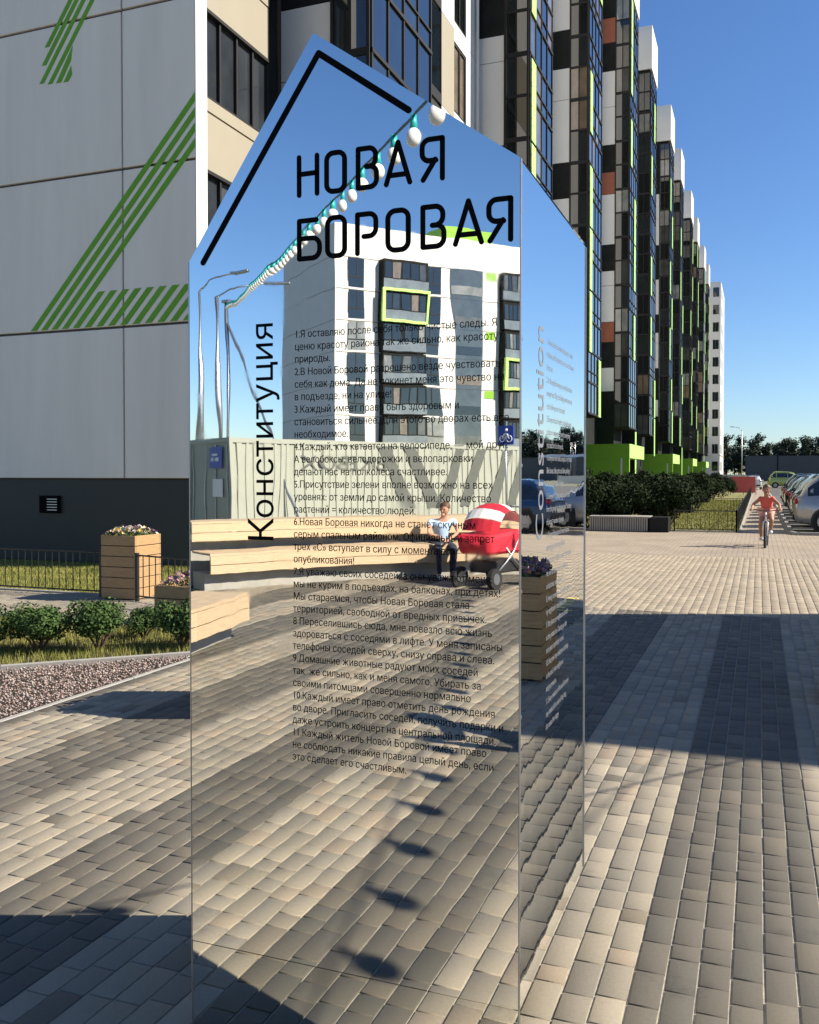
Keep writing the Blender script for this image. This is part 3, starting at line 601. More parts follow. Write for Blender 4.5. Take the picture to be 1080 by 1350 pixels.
for ch, (a, b) in zip('БОРОВАЯ', ROW2 := [(-1.103, -1.045), (-1.023, -.975), (-.94, -.89), (-.858, -.804), (-.766, -.712), (-.683, -.618), (-.60, -.547)]): glyph(ch, a, b, 2.150, .096)
mb = MB(); polyline([(-1.392, 2.165), (-1.047, 2.663), (-.803, 2.486)], .016, LY0, LY1, mb); spart(mb, 'roof_line_mark', M['ink'], fix=False)
def text_obj(body, name, mt, parent, mtx, size, width=None, xs=1, extrude=.00015, bold=0):
    cu = bpy.data.curves.new(name, 'FONT'); cu.body = body; cu.size = size; cu.resolution_u = 3
    t = bpy.data.objects.new(name, cu); COL.objects.link(t); cc = t.to_curve(bpy.context.evaluated_depsgraph_get()); loops = []
    for sp in cc.splines:
        P = []; bp_ = sp.bezier_points; n = len(bp_)
        if n:
            for i in range(n):
                p, q = bp_[i], bp_[(i + 1) % n]; lin = (p.handle_right - p.co).length < 1e-7 and (q.handle_left - q.co).length < 1e-7
                K = 1 if lin else 3
                for k_ in range(K):
                    u = k_ / K; w_ = 1 - u; P.append(p.co * w_ ** 3 + p.handle_right * 3 * u * w_ ** 2 + q.handle_left * 3 * u * u * w_ + q.co * u ** 3)
        else: P = [Vector(p.co[:3]) for p in sp.points]
        P = [p for i, p in enumerate(P) if (p - P[i - 1]).length > 1e-7]
        if len(P) > 2: loops.append(P)
    t.to_curve_clear(); bpy.data.objects.remove(t); bpy.data.curves.remove(cu)
    pts = []; ed = []
    for P in loops: b0 = len(pts); pts += [Vector((p.x * 1000, p.y * 1000)) for p in P]; ed += [(b0 + i, b0 + (i + 1) % len(P)) for i in range(len(P))]
    vo, _, fo, *_ = delaunay_2d_cdt(pts, ed, [], 0, 1e-4)
    va = np.array([tuple(v) for v in vo]); fa = np.array([f for f in fo if len(f) == 3]); ce = va[fa].mean(1)
    A_ = np.array([tuple(pts[i]) for i, j in ed]); B_ = np.array([tuple(pts[j]) for i, j in ed]); cx_, cy_ = ce[:, :1], ce[:, 1:]
    up = (A_[:, 1] <= cy_) & (B_[:, 1] > cy_); dn = (A_[:, 1] > cy_) & (B_[:, 1] <= cy_)     # non-zero winding fill
    sd_ = (B_[:, 0] - A_[:, 0]) * (cy_ - A_[:, 1]) - (cx_ - A_[:, 0]) * (B_[:, 1] - A_[:, 1])
    wn = (up & (sd_ > 0)).sum(1) - (dn & (sd_ < 0)).sum(1); F = fa[wn != 0].tolist(); used = sorted({i for f in F for i in f}); mp_ = {u: i for i, u in enumerate(used)}
    V = [(va[u][0] / 1000, va[u][1] / 1000, 0) for u in used]; F = [tuple(mp_[i] for i in f) for f in F]
    me = bpy.data.meshes.new(name); me.from_pydata(V, [], F)
    if len(me.vertices) and width:
        x = [v.co.x for v in me.vertices]; xs = width / (max(x) - min(x))
    me.transform(Matrix.Diagonal((xs, 1, 1, 1))); me.transform(mtx); me.materials.clear(); me.materials.append(mt)
    o = bpy.data.objects.new(name, me); COL.objects.link(o); o.parent = parent; o.matrix_parent_inverse = Matrix.Translation(-Vector(parent.location)); return o
TXT = """1.Я оставляю после себя только чистые следы. Я
ценю красоту района так же сильно, как красоту
природы.
2.В Новой Боровой разрешено везде чувствовать
себя как дома. Да не покинет меня это чувство ни
в подъезде, ни на улице!
3.Каждый имеет право быть здоровым и
становиться сильнее. Для этого во дворах есть все
необходимое.
4.Каждый, кто катается на велосипеде, — мой друг.
А велобоксы, велодорожки и велопарковки
делают нас на полколеса счастливее.
5.Присутствие зелени вполне возможно на всех
уровнях: от земли до самой крыши. Количество
растений = количество людей.
6.Новая Боровая никогда не станет скучным
серым спальным районом. Официальный запрет
трех «С» вступает в силу с момента его
опубликования!
7.Я уважаю своих соседей, а они уважают меня:
мы не курим в подъездах, на балконах, при детях!
Мы стараемся, чтобы Новая Боровая стала
территорией, свободной от вредных привычек.
8 Переселившись сюда, мне повезло всю жизнь
здороваться с соседями в лифте. У меня записаны
телефоны соседей сверху, снизу справа и слева.
9.Домашние животные радуют моих соседей
так  же сильно, как и меня самого. Убирать за
своими питомцами совершенно нормально
10.Каждый имеет право отметить день рождения
во дворе. Пригласить соседей, получить подарки и
даже устроить концерт на центральной площади.
11.Каждый житель Новой Боровой имеет право
не соблюдать никакие правила целый день, если
это сделает его счастливым.""".split('\n')
for i, ln in enumerate(TXT):
    z = 1.950 - i * (1.950 - .858) / 34
    mt_ = Matrix.Translation((-1.117 - i * .0003, FY - .0006, z)) @ Matrix.Rotation(R(90), 4, 'X')
    text_obj(ln, 'text_line', M['ink'], st, mt_, .0262, xs=.86, bold=.00012)
text_obj('К', 'word_letter', M['ink'], st, Matrix.Translation((-1.181, FY - .0006, 1.418)) @ Matrix.Rotation(R(90), 4, 'X') @ Matrix.Rotation(R(90), 4, 'Z'), .105, width=.058, bold=.0008)
text_obj('онституция', 'word_lettering', M['ink'], st, Matrix.Translation((-1.181, FY - .0006, 1.482)) @ Matrix.Rotation(R(90), 4, 'X') @ Matrix.Rotation(R(90), 4, 'Z'), .092, width=.505, bold=.0008)
ENG = """1. I leave behind only clean footprints. I value
the beauty of the district as much as the beauty
of nature.
2. In Novaya Borovaya you may feel at home
everywhere. May this feeling never leave me
in the hallway or on the street!
3. Everyone has the right to be healthy and
to become stronger. There is everything
you need for it in the yards.
4. Everyone who rides a bicycle is my friend.
Bike boxes, bike paths and bike parkings
make us half a wheel happier.
5. Greenery is quite possible at all levels:
from the ground to the very roof. Number
of plants = number of people.
6. Novaya Borovaya will never become
a boring grey dormitory district.
7. I respect my neighbours and they respect
me: we do not smoke in the hallways,
on balconies, near children!
8. Having moved here, I am lucky to greet
my neighbours in the lift all my life.
9. Pets please my neighbours as much
as they please me. Cleaning up after
one's pets is perfectly normal.
10. Everyone may celebrate a birthday
in the yard, invite neighbours
and get presents.
11. Every resident of Novaya Borovaya
may break all the rules all day long
if it makes him happy.""".split('\n')
SM = lambda y, z: Matrix.Translation((FX1 - .001 + .0006, y, z)) @ Matrix.Rotation(R(90), 4, 'Z') @ Matrix.Rotation(R(90), 4, 'X')
for i, ln in enumerate(ENG): text_obj(ln, 'text_line', M['ink_side'], st, SM(2.385, 1.945 - i * (1.945 - .915) / 30), .0235, xs=.82)
text_obj('Constitution', 'word_lettering', M['ink_side'], st, SM(2.345, 1.425) @ Matrix.Rotation(R(90), 4, 'Z'), .125, width=.55, bold=.0006)
# ================================================================ PLANTERS, SHRUBS, FENCES (left)
def planter(name, x0, y0, w_, d_, h_, nb, label, group='wooden plank planters with flowers'):
    t = empty(name, (x0 + w_ / 2, y0 + d_ / 2, 0), label, 'planter', group)
    bh = h_ / nb
    def add(mb, nm, mt, **kw): o = mb.build(nm, mt, None, **kw); o.parent = t; o.matrix_parent_inverse = Matrix.Translation(-Vector(t.location))
    add(MB().box(x0 + .03, x0 + w_ - .03, y0 + .03, y0 + d_ - .03, .02, h_ - .04), 'soil', M['soil'])
    for i in range(nb):
        z0, z1 = .01 + i * bh + .005, .01 + (i + 1) * bh - .004; j = random.uniform(-.002, .002)
        add(MB().box(x0, x0 + w_, y0 + j, y0 + .024, z0, z1), 'board', M['wood'], bevel=.003); add(MB().box(x0, x0 + w_, y0 + d_ - .024, y0 + d_, z0, z1), 'board', M['wood'], bevel=.003)
        add(MB().box(x0 + j, x0 + .024, y0 + .0245, y0 + d_ - .0245, z0, z1), 'board', M['wood'], bevel=.003); add(MB().box(x0 + w_ - .024, x0 + w_ + j, y0 + .0245, y0 + d_ - .0245, z0, z1), 'board', M['wood'], bevel=.003)
    return t
def leaves(n, cfn, size, seed, flat=False):
    rs = random.Random(seed); V = []; F = []
    for i in range(n):
        c, nrm = cfn(rs); s_ = size * rs.uniform(.6, 1.3)
        a = (nrm + Vector((rs.uniform(-1, 1), rs.uniform(-1, 1), rs.uniform(-1, 1))) * .9).normalized(); u = a.orthogonal().normalized(); v = a.cross(u); th_ = rs.uniform(0, 6.28); u, v = u * math.cos(th_) + v * math.sin(th_), v * math.cos(th_) - u * math.sin(th_)
        b = len(V); V += [c - v * s_ * .5, c + u * s_ * .3, c + v * s_ * .6, c - u * s_ * .3]; F.append((b, b + 1, b + 2, b + 3))
    return V, F
def flowers(name, x0, x1, y0, y1, z, hgt, pal, n, label, seed):
    rs = random.Random(seed); root = empty(name, ((x0 + x1) / 2, (y0 + y1) / 2, z), label, 'flowers', 'pansies growing in the planters'); cx, cy = root.location.x, root.location.y
    def dome(r_): x = r_.uniform(x0, x1); y = r_.uniform(y0, y1); e = 1 - (abs(x - cx) / (x1 - cx)) ** 3 * .5 - (abs(y - cy) / (y1 - cy)) ** 3 * .4; return x - cx, y - cy, hgt * e
    def lf(r_): x, y_, e = dome(r_); return Vector((x, y_, r_.uniform(-.02, e * .85))), Vector((x, y_, .4)).normalized()
    V, F = leaves(900, lf, .035, seed); link_mesh('leaves', np_mesh('leaves', [tuple(v) for v in V], F, M['leaf']), root)
    V = []; F = []; T = []
    for i in range(n):
        x, y_, e = dome(rs); c = Vector((x, y_, e * rs.uniform(.75, 1.12))); nr = Vector((rs.uniform(-1, 1), rs.uniform(-1.2, .6), rs.uniform(.2, 1))).normalized(); u = nr.orthogonal().normalized(); v = nr.cross(u); col = rs.choice(pal); r_ = rs.uniform(.016, .027)
        for k_ in range(5):
            a = k_ * 1.2566 + .3; d = u * math.cos(a) + v * math.sin(a); s_ = nr.cross(d); b = len(V)
            V += [c, c + d * r_ * .7 + s_ * r_ * .55 + nr * .004, c + d * r_ * 1.25 + nr * .003, c + d * r_ * .7 - s_ * r_ * .55 + nr * .004]; F.append((b, b + 1, b + 2, b + 3)); T += [(col[0], col[1], col[2], 1)] * 4
            T[-4] = (.45, .30, .02, 1)
    link_mesh('blossoms', np_mesh('blossoms', [tuple(v) for v in V], F, M['petal'], T), root)
PURPLE = [(.10, .02, .16), (.07, .01, .12), (.16, .04, .24)]; MIX = [(.72, .70, .66), (.70, .55, .10), (.10, .02, .18), (.66, .60, .40), (.14, .04, .22), (.08, .02, .14)]
planter('flower_planter', -7.87, 9.46, .53, .53, .81, 6, 'tall square plank planter standing in front of the dark plinth wall')
flowers('pansies', -7.86, -7.35, 9.47, 9.98, .79, .12, MIX, 150, 'white, yellow and purple pansies in the tall planter by the plinth', 5)
planter('flower_planter', -5.95, 7.98, 1.15, 1.0, .42, 3, 'low wide plank planter in shade behind the small shrubs')
flowers('pansies', -5.93, -4.82, 8.0, 8.96, .40, .17, PURPLE, 330, 'dark purple pansies in the low shaded planter behind the shrubs', 6)
planter('flower_planter', .50, 6.85, .6, .6, .80, 6, 'plank planter reflected in the narrow side of the stele, standing in the big shadow')
flowers('pansies', .51, 1.09, 6.86, 7.44, .78, .14, PURPLE, 160, 'dark purple pansies in the planter reflected in the narrow side of the stele', 7)
planter('flower_planter', -3.4, 5.25, .6, .6, .80, 6, 'plank planter hidden behind the stele, its jagged shadow reaching left')
flowers('pansies', -3.39, -2.81, 5.26, 5.84, .78, .14, PURPLE + MIX[:2], 160, 'pansies in the planter hidden behind the stele', 8)
def shrub_meshes(r_, seed, n=5200, size=.03, mt='leaf'):
    rs = random.Random(seed); lumps = [(Vector((rs.uniform(-1, 1), rs.uniform(-1, 1), rs.uniform(-.3, 1))).normalized() * r_ * rs.uniform(.35, .72), r_ * rs.uniform(.32, .62)) for _ in range(14)]
    def f(q):
        c, rr = q.choice(lumps); d = Vector((q.gauss(0, 1), q.gauss(0, 1), q.gauss(0, 1))).normalized(); p = c + d * rr * q.uniform(.72, 1.06) ; p.z = max(p.z, -r_ * .86); return p + Vector((0, 0, r_ * .95)), (d + Vector((0, 0, .4))).normalized()
    V, F = leaves(n, f, size, seed); cr = np_mesh('foliage', [tuple(v) for v in V], F, M[mt])
    mb = MB()
    for i in range(7):
        a = i * .9; e = Vector((math.cos(a), math.sin(a), 1.4)).normalized() * r_ * rs.uniform(.8, 1.2); mb.tube([(0, 0, -.02), e * .5 + Vector((0, 0, .02)), e], [.012, .008, .003], 6)
    return cr, mb.mesh('stem', M['bark'])
SH = [shrub_meshes(.24, s_) for s_ in (1, 2, 3)]
for i, (x, y_, s_, lb) in enumerate(((-6.48, 6.15, 1.0, 'round green shrub cut by the left edge of the picture'), (-6.03, 6.42, 1.02, 'bushy round shrub, the first complete one from the left edge'), (-5.62, 6.72, 1.0, 'round shrub in the middle of the row, in front of the footway edge'),
        (-5.60, 7.35, .68, 'smallest round shrub, just left of the low shaded planter'), (-4.98, 7.10, .95, 'round shrub in front of the low shaded planter, beside the stele'), (-7.0, 5.7, 1.0, 'round shrub beyond the left edge of the picture'))):
    root = empty('round_shrub', (x, y_, -.01), lb, 'shrub', 'small round shrubs in a row along the kerb', rz=i * 1.3); root.scale = (s_ * random.uniform(1.1, 1.32), s_ * 1.15, s_ * random.uniform(.95, 1.15))
    link_mesh('foliage', SH[i % 3][0], root); link_mesh('stem', SH[i % 3][1], root)
def fence(pts, h_, label, gap=.115, low=.07, group='low black metal fences'):
    t = empty('lawn_fence', (*pts[0], 0), label, 'fence', group); o0 = Vector((*pts[0], 0)); rail = MB(); posts = []; nb = 0; extra = MB()
    bar = MB().tube([(0, 0, low), (0, 0, h_)], .0065, 6).mesh('bar', M['iron'])
    for a, b in zip(pts[:-1], pts[1:]):
        A = Vector((*a, 0)) - o0; B = Vector((*b, 0)) - o0; L = (B - A).length; d = (B - A).normalized()
        for zz in (low, h_): 
            r_ = MB().tube([A + Vector((0, 0, zz)), B + Vector((0, 0, zz))], .011, 6); link_mesh('rail', r_.mesh('rail', M['iron']), t)
        n = max(1, int(L / gap))
        for i in range(1, n):
            if nb < 240: link_mesh('bar', bar, t, A + d * L * i / n); nb += 1
            else: p = A + d * L * i / n; extra.tube([p + Vector((0, 0, low)), p + Vector((0, 0, h_))], .0065, 4)
        m = max(1, int(L / 2.0))
        for i in range(m + 1): link_mesh('post', MB().box(-.02, .02, -.02, .02, -.05, h_ + .03).mesh('post', M['iron']), t, A + d * L * i / m)
    if extra.v: e = link_mesh('bar_field', extra.mesh('bar_field', M['iron']), t); e['kind'] = 'stuff'
fence([(-12.6, 9.60), (-8.0, 9.62)], .58, 'low black fence left of the tall planter, in front of the lawn')
fence([(-7.28, 9.42), (-6.1, 9.08), (-5.2, 8.98)], .58, 'low black fence running from the tall planter to the stele')
fence([(-2.2, 26.42), (-.56, 26.42), (-.56, 39), (-.56, 52)], .58, 'low black fence around the near lawn beside the path')
fence([(-2.6, 40.0), (-.62, 40.0)], .58, 'low black fence crossing the lawn by the second long planter')
fence([(-.56, 52.6), (-.56, 74)], .58, 'low black fence along the far part of the path', gap=.2)
def long_planter(x0, x1, y_, label):
    t = empty('long_planter', ((x0 + x1) / 2, y_, 0), label, 'planter', 'long low slatted planter boxes by the entrances'); o = t.location
    link_mesh('planter_box', MB().box(x0 - o.x, x1 - o.x - .5, .03, .7, 0, .38).mesh('planter_box', M['black']), t); link_mesh('planter_end', MB().box(x1 - o.x - .495, x1 - o.x, -.01, .74, 0, .41).mesh('planter_end', M['frame'], bevel=.006), t)
    link_mesh('rim', MB().box(x0 - o.x - .01, x1 - o.x - .498, -.01, .74, .385, .425).mesh('rim', M['concrete'], bevel=.004), t)
    n = int((x1 - x0 - .5) / .062); sl_ = MB().box(0, .044, 0, .028, .015, .383).mesh('slat', M['concrete'])
    for i in range(n): link_mesh('slat', sl_, t, (x0 - o.x + i * .062, 0, 0))
long_planter(-4.45, -2.30, 25.75, 'nearest long slatted planter box in front of the dark hedge')
long_planter(-5.2, -2.6, 39.2, 'second long slatted planter box, beyond the first lawn')
long_planter(-5.0, -2.6, 53.5, 'third long planter box, farthest along the facade')
HM = [shrub_meshes(.62, s_, 5200, .075, 'leaf2') for s_ in (11, 12, 13)]
hl = ['dark leafy hedge shrub behind the nearest long planter', 'dark hedge shrub below the second lime entrance', 'dark hedge shrub by the far lime entrances']
hid = 0
for (xa, xb, ya, yb, n, lb) in ((-6.9, -2.2, 26.6, 28.4, 13, 0), (-6.5, -2.4, 41.5, 44.5, 11, 1), (-6.5, -2.0, 56, 72, 16, 2)):
    rr = random.Random(40 + lb)
    for i in range(n):
        root = empty('hedge_shrub', (xa + (xb - xa) * (i + .5) / n + rr.uniform(-.1, .1), rr.uniform(ya, yb), 0), hl[lb], 'shrub', hl[lb] + ' group', rz=rr.uniform(0, 6)); s_ = rr.uniform(.95, 1.3); root.scale = (s_, s_, s_ * rr.uniform(1.0, 1.25))
        link_mesh('foliage', HM[i % 3][0], root); link_mesh('stem', HM[i % 3][1], root)
# ================================================================ PEOPLE
def skinned(name, joints, edges, mt, parent, sub=2, root=None):
    """joints: {name:(x,y,z,r)}"""
    names = list(joints); me = bpy.data.meshes.new(name); me.from_pydata([joints[n][:3] for n in names], [(names.index(a), names.index(b)) for a, b in edges], [])
    o = bpy.data.objects.new(name, me); COL.objects.link(o); md = o.modifiers.new('s', 'SKIN'); 
    if not me.skin_vertices: bpy.context.view_layer.objects.active = o
    sv = me.skin_vertices[0].data if me.skin_vertices else None
    if sv is None:
        import bmesh as _b; bm = _b.new(); bm.from_mesh(me); bm.verts.layers.skin.verify(); bm.to_mesh(me); bm.free(); sv = me.skin_vertices[0].data
    for i, n in enumerate(names):
        r_ = joints[n][3]; sv[i].radius = (r_, r_) if not isinstance(r_, tuple) else r_; sv[i].use_root = (n == (root or names[0]))
    s2 = o.modifiers.new('u', 'SUBSURF'); s2.levels = sub
    dg = bpy.context.evaluated_depsgraph_get(); out = bpy.data.meshes.new_from_object(o.evaluated_get(dg)); bpy.data.objects.remove(o); out.materials.clear(); out.materials.append(mt); out.name = name
    out.polygons.foreach_set('use_smooth', [True] * len(out.polygons)); return link_mesh(name, out, parent)
def person(loc, rz, J, label, skin, top, bottom, shoe, hair, height=1.0, long_sleeve=False, long_leg=True, group=None, scale=1, hair_long=False):
    """J gives joint positions: pelvis chest neck head, and for l/r: shoulder elbow hand hip knee ankle toe"""
    t = empty('person', loc, label, 'person', group, rz=rz); t.scale = (scale,) * 3; V = {k_: Vector(v) for k_, v in J.items()}
    jt = dict(pelvis=(*V['pelvis'], .12), waist=(*V['pelvis'].lerp(V['chest'], .45), .10), chest=(*V['chest'], .12), neck=(*V['neck'], .05), skull=(*V['head'], .07)); ed = [('pelvis', 'waist'), ('waist', 'chest'), ('chest', 'neck'), ('neck', 'skull')]
    for s_ in 'lr':
        for nm, r_ in (('shoulder', .05), ('elbow', .036), ('wrist', .026), ('hip', .085), ('knee', .052), ('ankle', .034), ('toe', .028)): jt[nm + s_] = (*V[nm + s_], r_)
        hd = (V['wrist' + s_] - V['elbow' + s_]).normalized(); jt['palm' + s_] = (*(V['wrist' + s_] + hd * .07), .03)
        ed += [('chest', 'shoulder' + s_), ('shoulder' + s_, 'elbow' + s_), ('elbow' + s_, 'wrist' + s_), ('wrist' + s_, 'palm' + s_), ('pelvis', 'hip' + s_), ('hip' + s_, 'knee' + s_), ('knee' + s_, 'ankle' + s_), ('ankle' + s_, 'toe' + s_)]
        sd = hd.cross(Vector((0, 0, 1))); sd = sd.normalized() if sd.length > .1 else Vector((1, 0, 0))
        for i, (off, ln) in enumerate(((-.03, .055), (-.011, .068), (.009, .065), (.028, .05))):
            b = V['wrist' + s_] + hd * .085 + sd * off; jt['f%d%s' % (i, s_)] = (*(b + hd * ln * .5), .009); jt['g%d%s' % (i, s_)] = (*(b + hd * ln * .8 + Vector((0, 0, -.02))), .008); ed += [('palm' + s_, 'f%d%s' % (i, s_)), ('f%d%s' % (i, s_), 'g%d%s' % (i, s_))]
        jt['th' + s_] = (*(V['wrist' + s_] + hd * .06 - sd * .05), .010); ed.append(('palm' + s_, 'th' + s_))
    skinned('body', jt, ed, skin, t)
    h = V['head']; fw = Vector(J.get('face', (0, -1, 0))).normalized(); rt = fw.cross(Vector((0, 0, 1)))
    mb = MB(); mb.ball(h + Vector((0, 0, .03)), (.078, .092, .115), 16, 12); mb.ball(h + fw * .095 + Vector((0, 0, .015)), (.014, .02, .024), 8, 6)
    for q in (-1, 1): mb.ball(h + rt * q * .08 + Vector((0, 0, .02)), (.015, .02, .03), 8, 6)
    mb.ball(h + fw * .07 + Vector((0, 0, -.055)), (.035, .03, .03), 8, 6); link_mesh('head', mb.mesh('head', skin, True), t)
    e = MB(); [e.ball(h + fw * .083 + rt * q * .032 + Vector((0, 0, .04)), .012, 8, 6) for q in (-1, 1)]; e.ball(h + fw * .092 + Vector((0, 0, -.035)), (.026, .01, .007), 8, 5); link_mesh('face_features', e.mesh('face_features', M['eye'], True), t)
    hm = MB(); hm.ball(h - fw * .018 + Vector((0, 0, .06)), (.092, .102, .105), 16, 10)
    if hair_long: hm.ball(h - fw * .09 + Vector((0, 0, -.02)), (.05, .05, .12), 10, 8)
    link_mesh('hair', hm.mesh('hair', hair, True), t)
    sh = dict(pelvis=(*(V['pelvis'] + Vector((0, 0, .02))), .135), waist=(*V['pelvis'].lerp(V['chest'], .45), .12), chest=(*V['chest'], .138), collar=(*V['neck'].lerp(V['chest'], .35), .075)); se = [('pelvis', 'waist'), ('waist', 'chest'), ('chest', 'collar')]
    for s_ in 'lr':
        sh['s' + s_] = (*V['shoulder' + s_], .066); end = V['elbow' + s_] if long_sleeve else V['shoulder' + s_].lerp(V['elbow' + s_], .45); sh['e' + s_] = (*end, .052); se += [('chest', 's' + s_), ('s' + s_, 'e' + s_)]
        if long_sleeve: sh['w' + s_] = (*V['wrist' + s_], .038); se.append(('e' + s_, 'w' + s_))
    skinned('shirt', sh, se, top, t)
    tr = dict(pelvis=(*V['pelvis'], .14)); te = []
    for s_ in 'lr':
        tr['h' + s_] = (*V['hip' + s_], .105); kn = V['knee' + s_] if long_leg else V['hip' + s_].lerp(V['knee' + s_], .55); tr['k' + s_] = (*kn, .068 if long_leg else .09); te += [('pelvis', 'h' + s_), ('h' + s_, 'k' + s_)]
        if long_leg: tr['a' + s_] = (*V['ankle' + s_], .05); te.append(('k' + s_, 'a' + s_))
    skinned('trousers' if long_leg else 'shorts', tr, te, bottom, t)
    for s_ in 'lr':
        a, b = V['ankle' + s_], V['toe' + s_]; link_mesh('shoe', MB().tube([a - (b - a) * .35 + Vector((0, 0, -.02)), a + Vector((0, 0, -.02)), b], [.036, .046, .034], 10).mesh('shoe', shoe, True), t)
    return t
# child on a bicycle, riding towards the square (local -Y is forward)
CP = (.16, 21.55, 0)
J = dict(pelvis=(0, .22, .80), chest=(0, .08, 1.06), neck=(0, .03, 1.17), head=(0, .0, 1.29), face=(0, -1, -.05),
  shoulderl=(.13, .05, 1.11), elbowl=(.28, -.06, .98), wristl=(.30, -.26, .90), shoulderr=(-.13, .05, 1.11), elbowr=(-.28, -.06, .98), wristr=(-.30, -.26, .90),
  hipl=(.075, .18, .78), kneel=(.12, -.10, .62), anklel=(.10, -.02, .36), toel=(.10, -.13, .33), hipr=(-.075, .18, .78), kneer=(-.12, -.02, .50), ankler=(-.11, .08, .20), toer=(-.11, -.03, .17))
CHS = 1.0
person(CP, R(-3), J, 'tanned child in coral top and light shorts riding a bicycle towards the camera', M['skin_tan'], M['coral'], M['peach'], M['shoe'], M['hair'], long_leg=False, hair_long=True, scale=.95)
bk = empty('bicycle', CP, "child's dark bicycle with a white fork ridden along the path", 'bicycle', rz=R(-3)); bk.scale = (.95,) * 3
def wheel(cy, r_, nm='wheel'):
    wr = MB().tube([(0, cy + r_ * math.cos(a), r_ + .01 + r_ * math.sin(a)) for a in np.linspace(0, 2 * math.pi, 33)[:-1]], .026, 8, closed=True).mesh(nm, M['tyre'], True); wo = link_mesh(nm, wr, bk)
    link_mesh('rim', MB().tube([(0, cy + (r_ - .035) * math.cos(a), r_ + .01 + (r_ - .035) * math.sin(a)) for a in np.linspace(0, 2 * math.pi, 25)[:-1]], .009, 6, closed=True).mesh('rim', M['chrome'], True), wo)
    sp = MB(); [sp.tube([(0, cy, r_ + .01), (0, cy + (r_ - .03) * math.cos(a), r_ + .01 + (r_ - .03) * math.sin(a))], .0015, 4) for a in np.linspace(0, 2 * math.pi, 15)[:-1]]; sp.tube([(-.04, cy, r_ + .01), (.04, cy, r_ + .01)], .018, 8); link_mesh('spokes', sp.mesh('spokes', M['steel']), wo)
wheel(-.42, .27); wheel(.46, .27)
link_mesh('frame', MB().tube([(0, -.28, .74), (0, .0, .30), (0, .2, .70)], .016, 8).tube([(0, -.27, .70), (0, .17, .62)], .014, 8).tube([(.03, .0, .30), (.04, .46, .28)], .009, 6).tube([(-.03, .0, .30), (-.04, .46, .28)], .009, 6).tube([(.03, .17, .6), (.04, .46, .28)], .008, 6).tube([(-.03, .17, .6), (-.04, .46, .28)], .008, 6).mesh('frame', M['plastic'], True), bk)
link_mesh('fork', MB().tube([(.045, -.42, .28), (.05, -.33, .58), (0, -.30, .62), (-.05, -.33, .58), (-.045, -.42, .28)], .013, 8).tube([(0, -.30, .60), (0, -.26, .80)], .017, 8).mesh('fork', M['signwhite'], True), bk)
link_mesh('handlebar', MB().tube([(-.30, -.30, .87), (-.12, -.30, .84), (.12, -.30, .84), (.30, -.30, .87)], .012, 8).mesh('handlebar', M['plastic'], True), bk)
link_mesh('saddle', MB().ball((0, .24, .71), (.07, .13, .03), 12, 8).mesh('saddle', M['plastic'], True), bk)
link_mesh('crank', MB().tube([(-.04, 0, .30), (.04, 0, .30)], .05, 12).tube([(.05, 0, .3), (.055, -.03, .42)], .009, 6).tube([(-.05, 0, .3), (-.055, .03, .18)], .009, 6).mesh('crank', M['steel'], True), bk)
for q in (-1, 1): link_mesh('pedal', MB().box(q * .10 - .045, q * .10 + .045, -.07 if q > 0 else .0, .0 if q > 0 else .08, .30 if q > 0 else .135, .325 if q > 0 else .16).mesh('pedal', M['plastic']), bk)
# photographer standing behind the camera
J = dict(pelvis=(0, .12, .98), chest=(0, .10, 1.36), neck=(0, .08, 1.52), head=(0, .05, 1.64), face=(0, -1, 0),
  shoulderl=(.19, .08, 1.44), elbowl=(.24, -.12, 1.24), wristl=(.10, -.28, 1.48), shoulderr=(-.19, .08, 1.44), elbowr=(-.24, -.12, 1.24), wristr=(-.10, -.28, 1.48),
  hipl=(.10, .12, .92), kneel=(.13, .09, .50), anklel=(.14, .12, .09), toel=(.15, -.02, .04), hipr=(-.10, .12, .92), kneer=(-.13, .10, .50), ankler=(-.15, .14, .09), toer=(-.16, .0, .04))
person((.16, -.50, 0), R(180 + 12), J, 'adult in a navy jacket holding a phone up in both hands on the paving', M['skin'], M['navy'], M['jeans'], M['shoe'], M['hair'], long_sleeve=True)
ph = tag(MB().box(-.036, .036, -.004, .004, -.075, .075).build('phone', M['phone'], bevel=.0015), 'black phone held up by the photographer', 'phone'); ph.location = (.07, -.085, 1.56); ph.rotation_euler[2] = R(21)
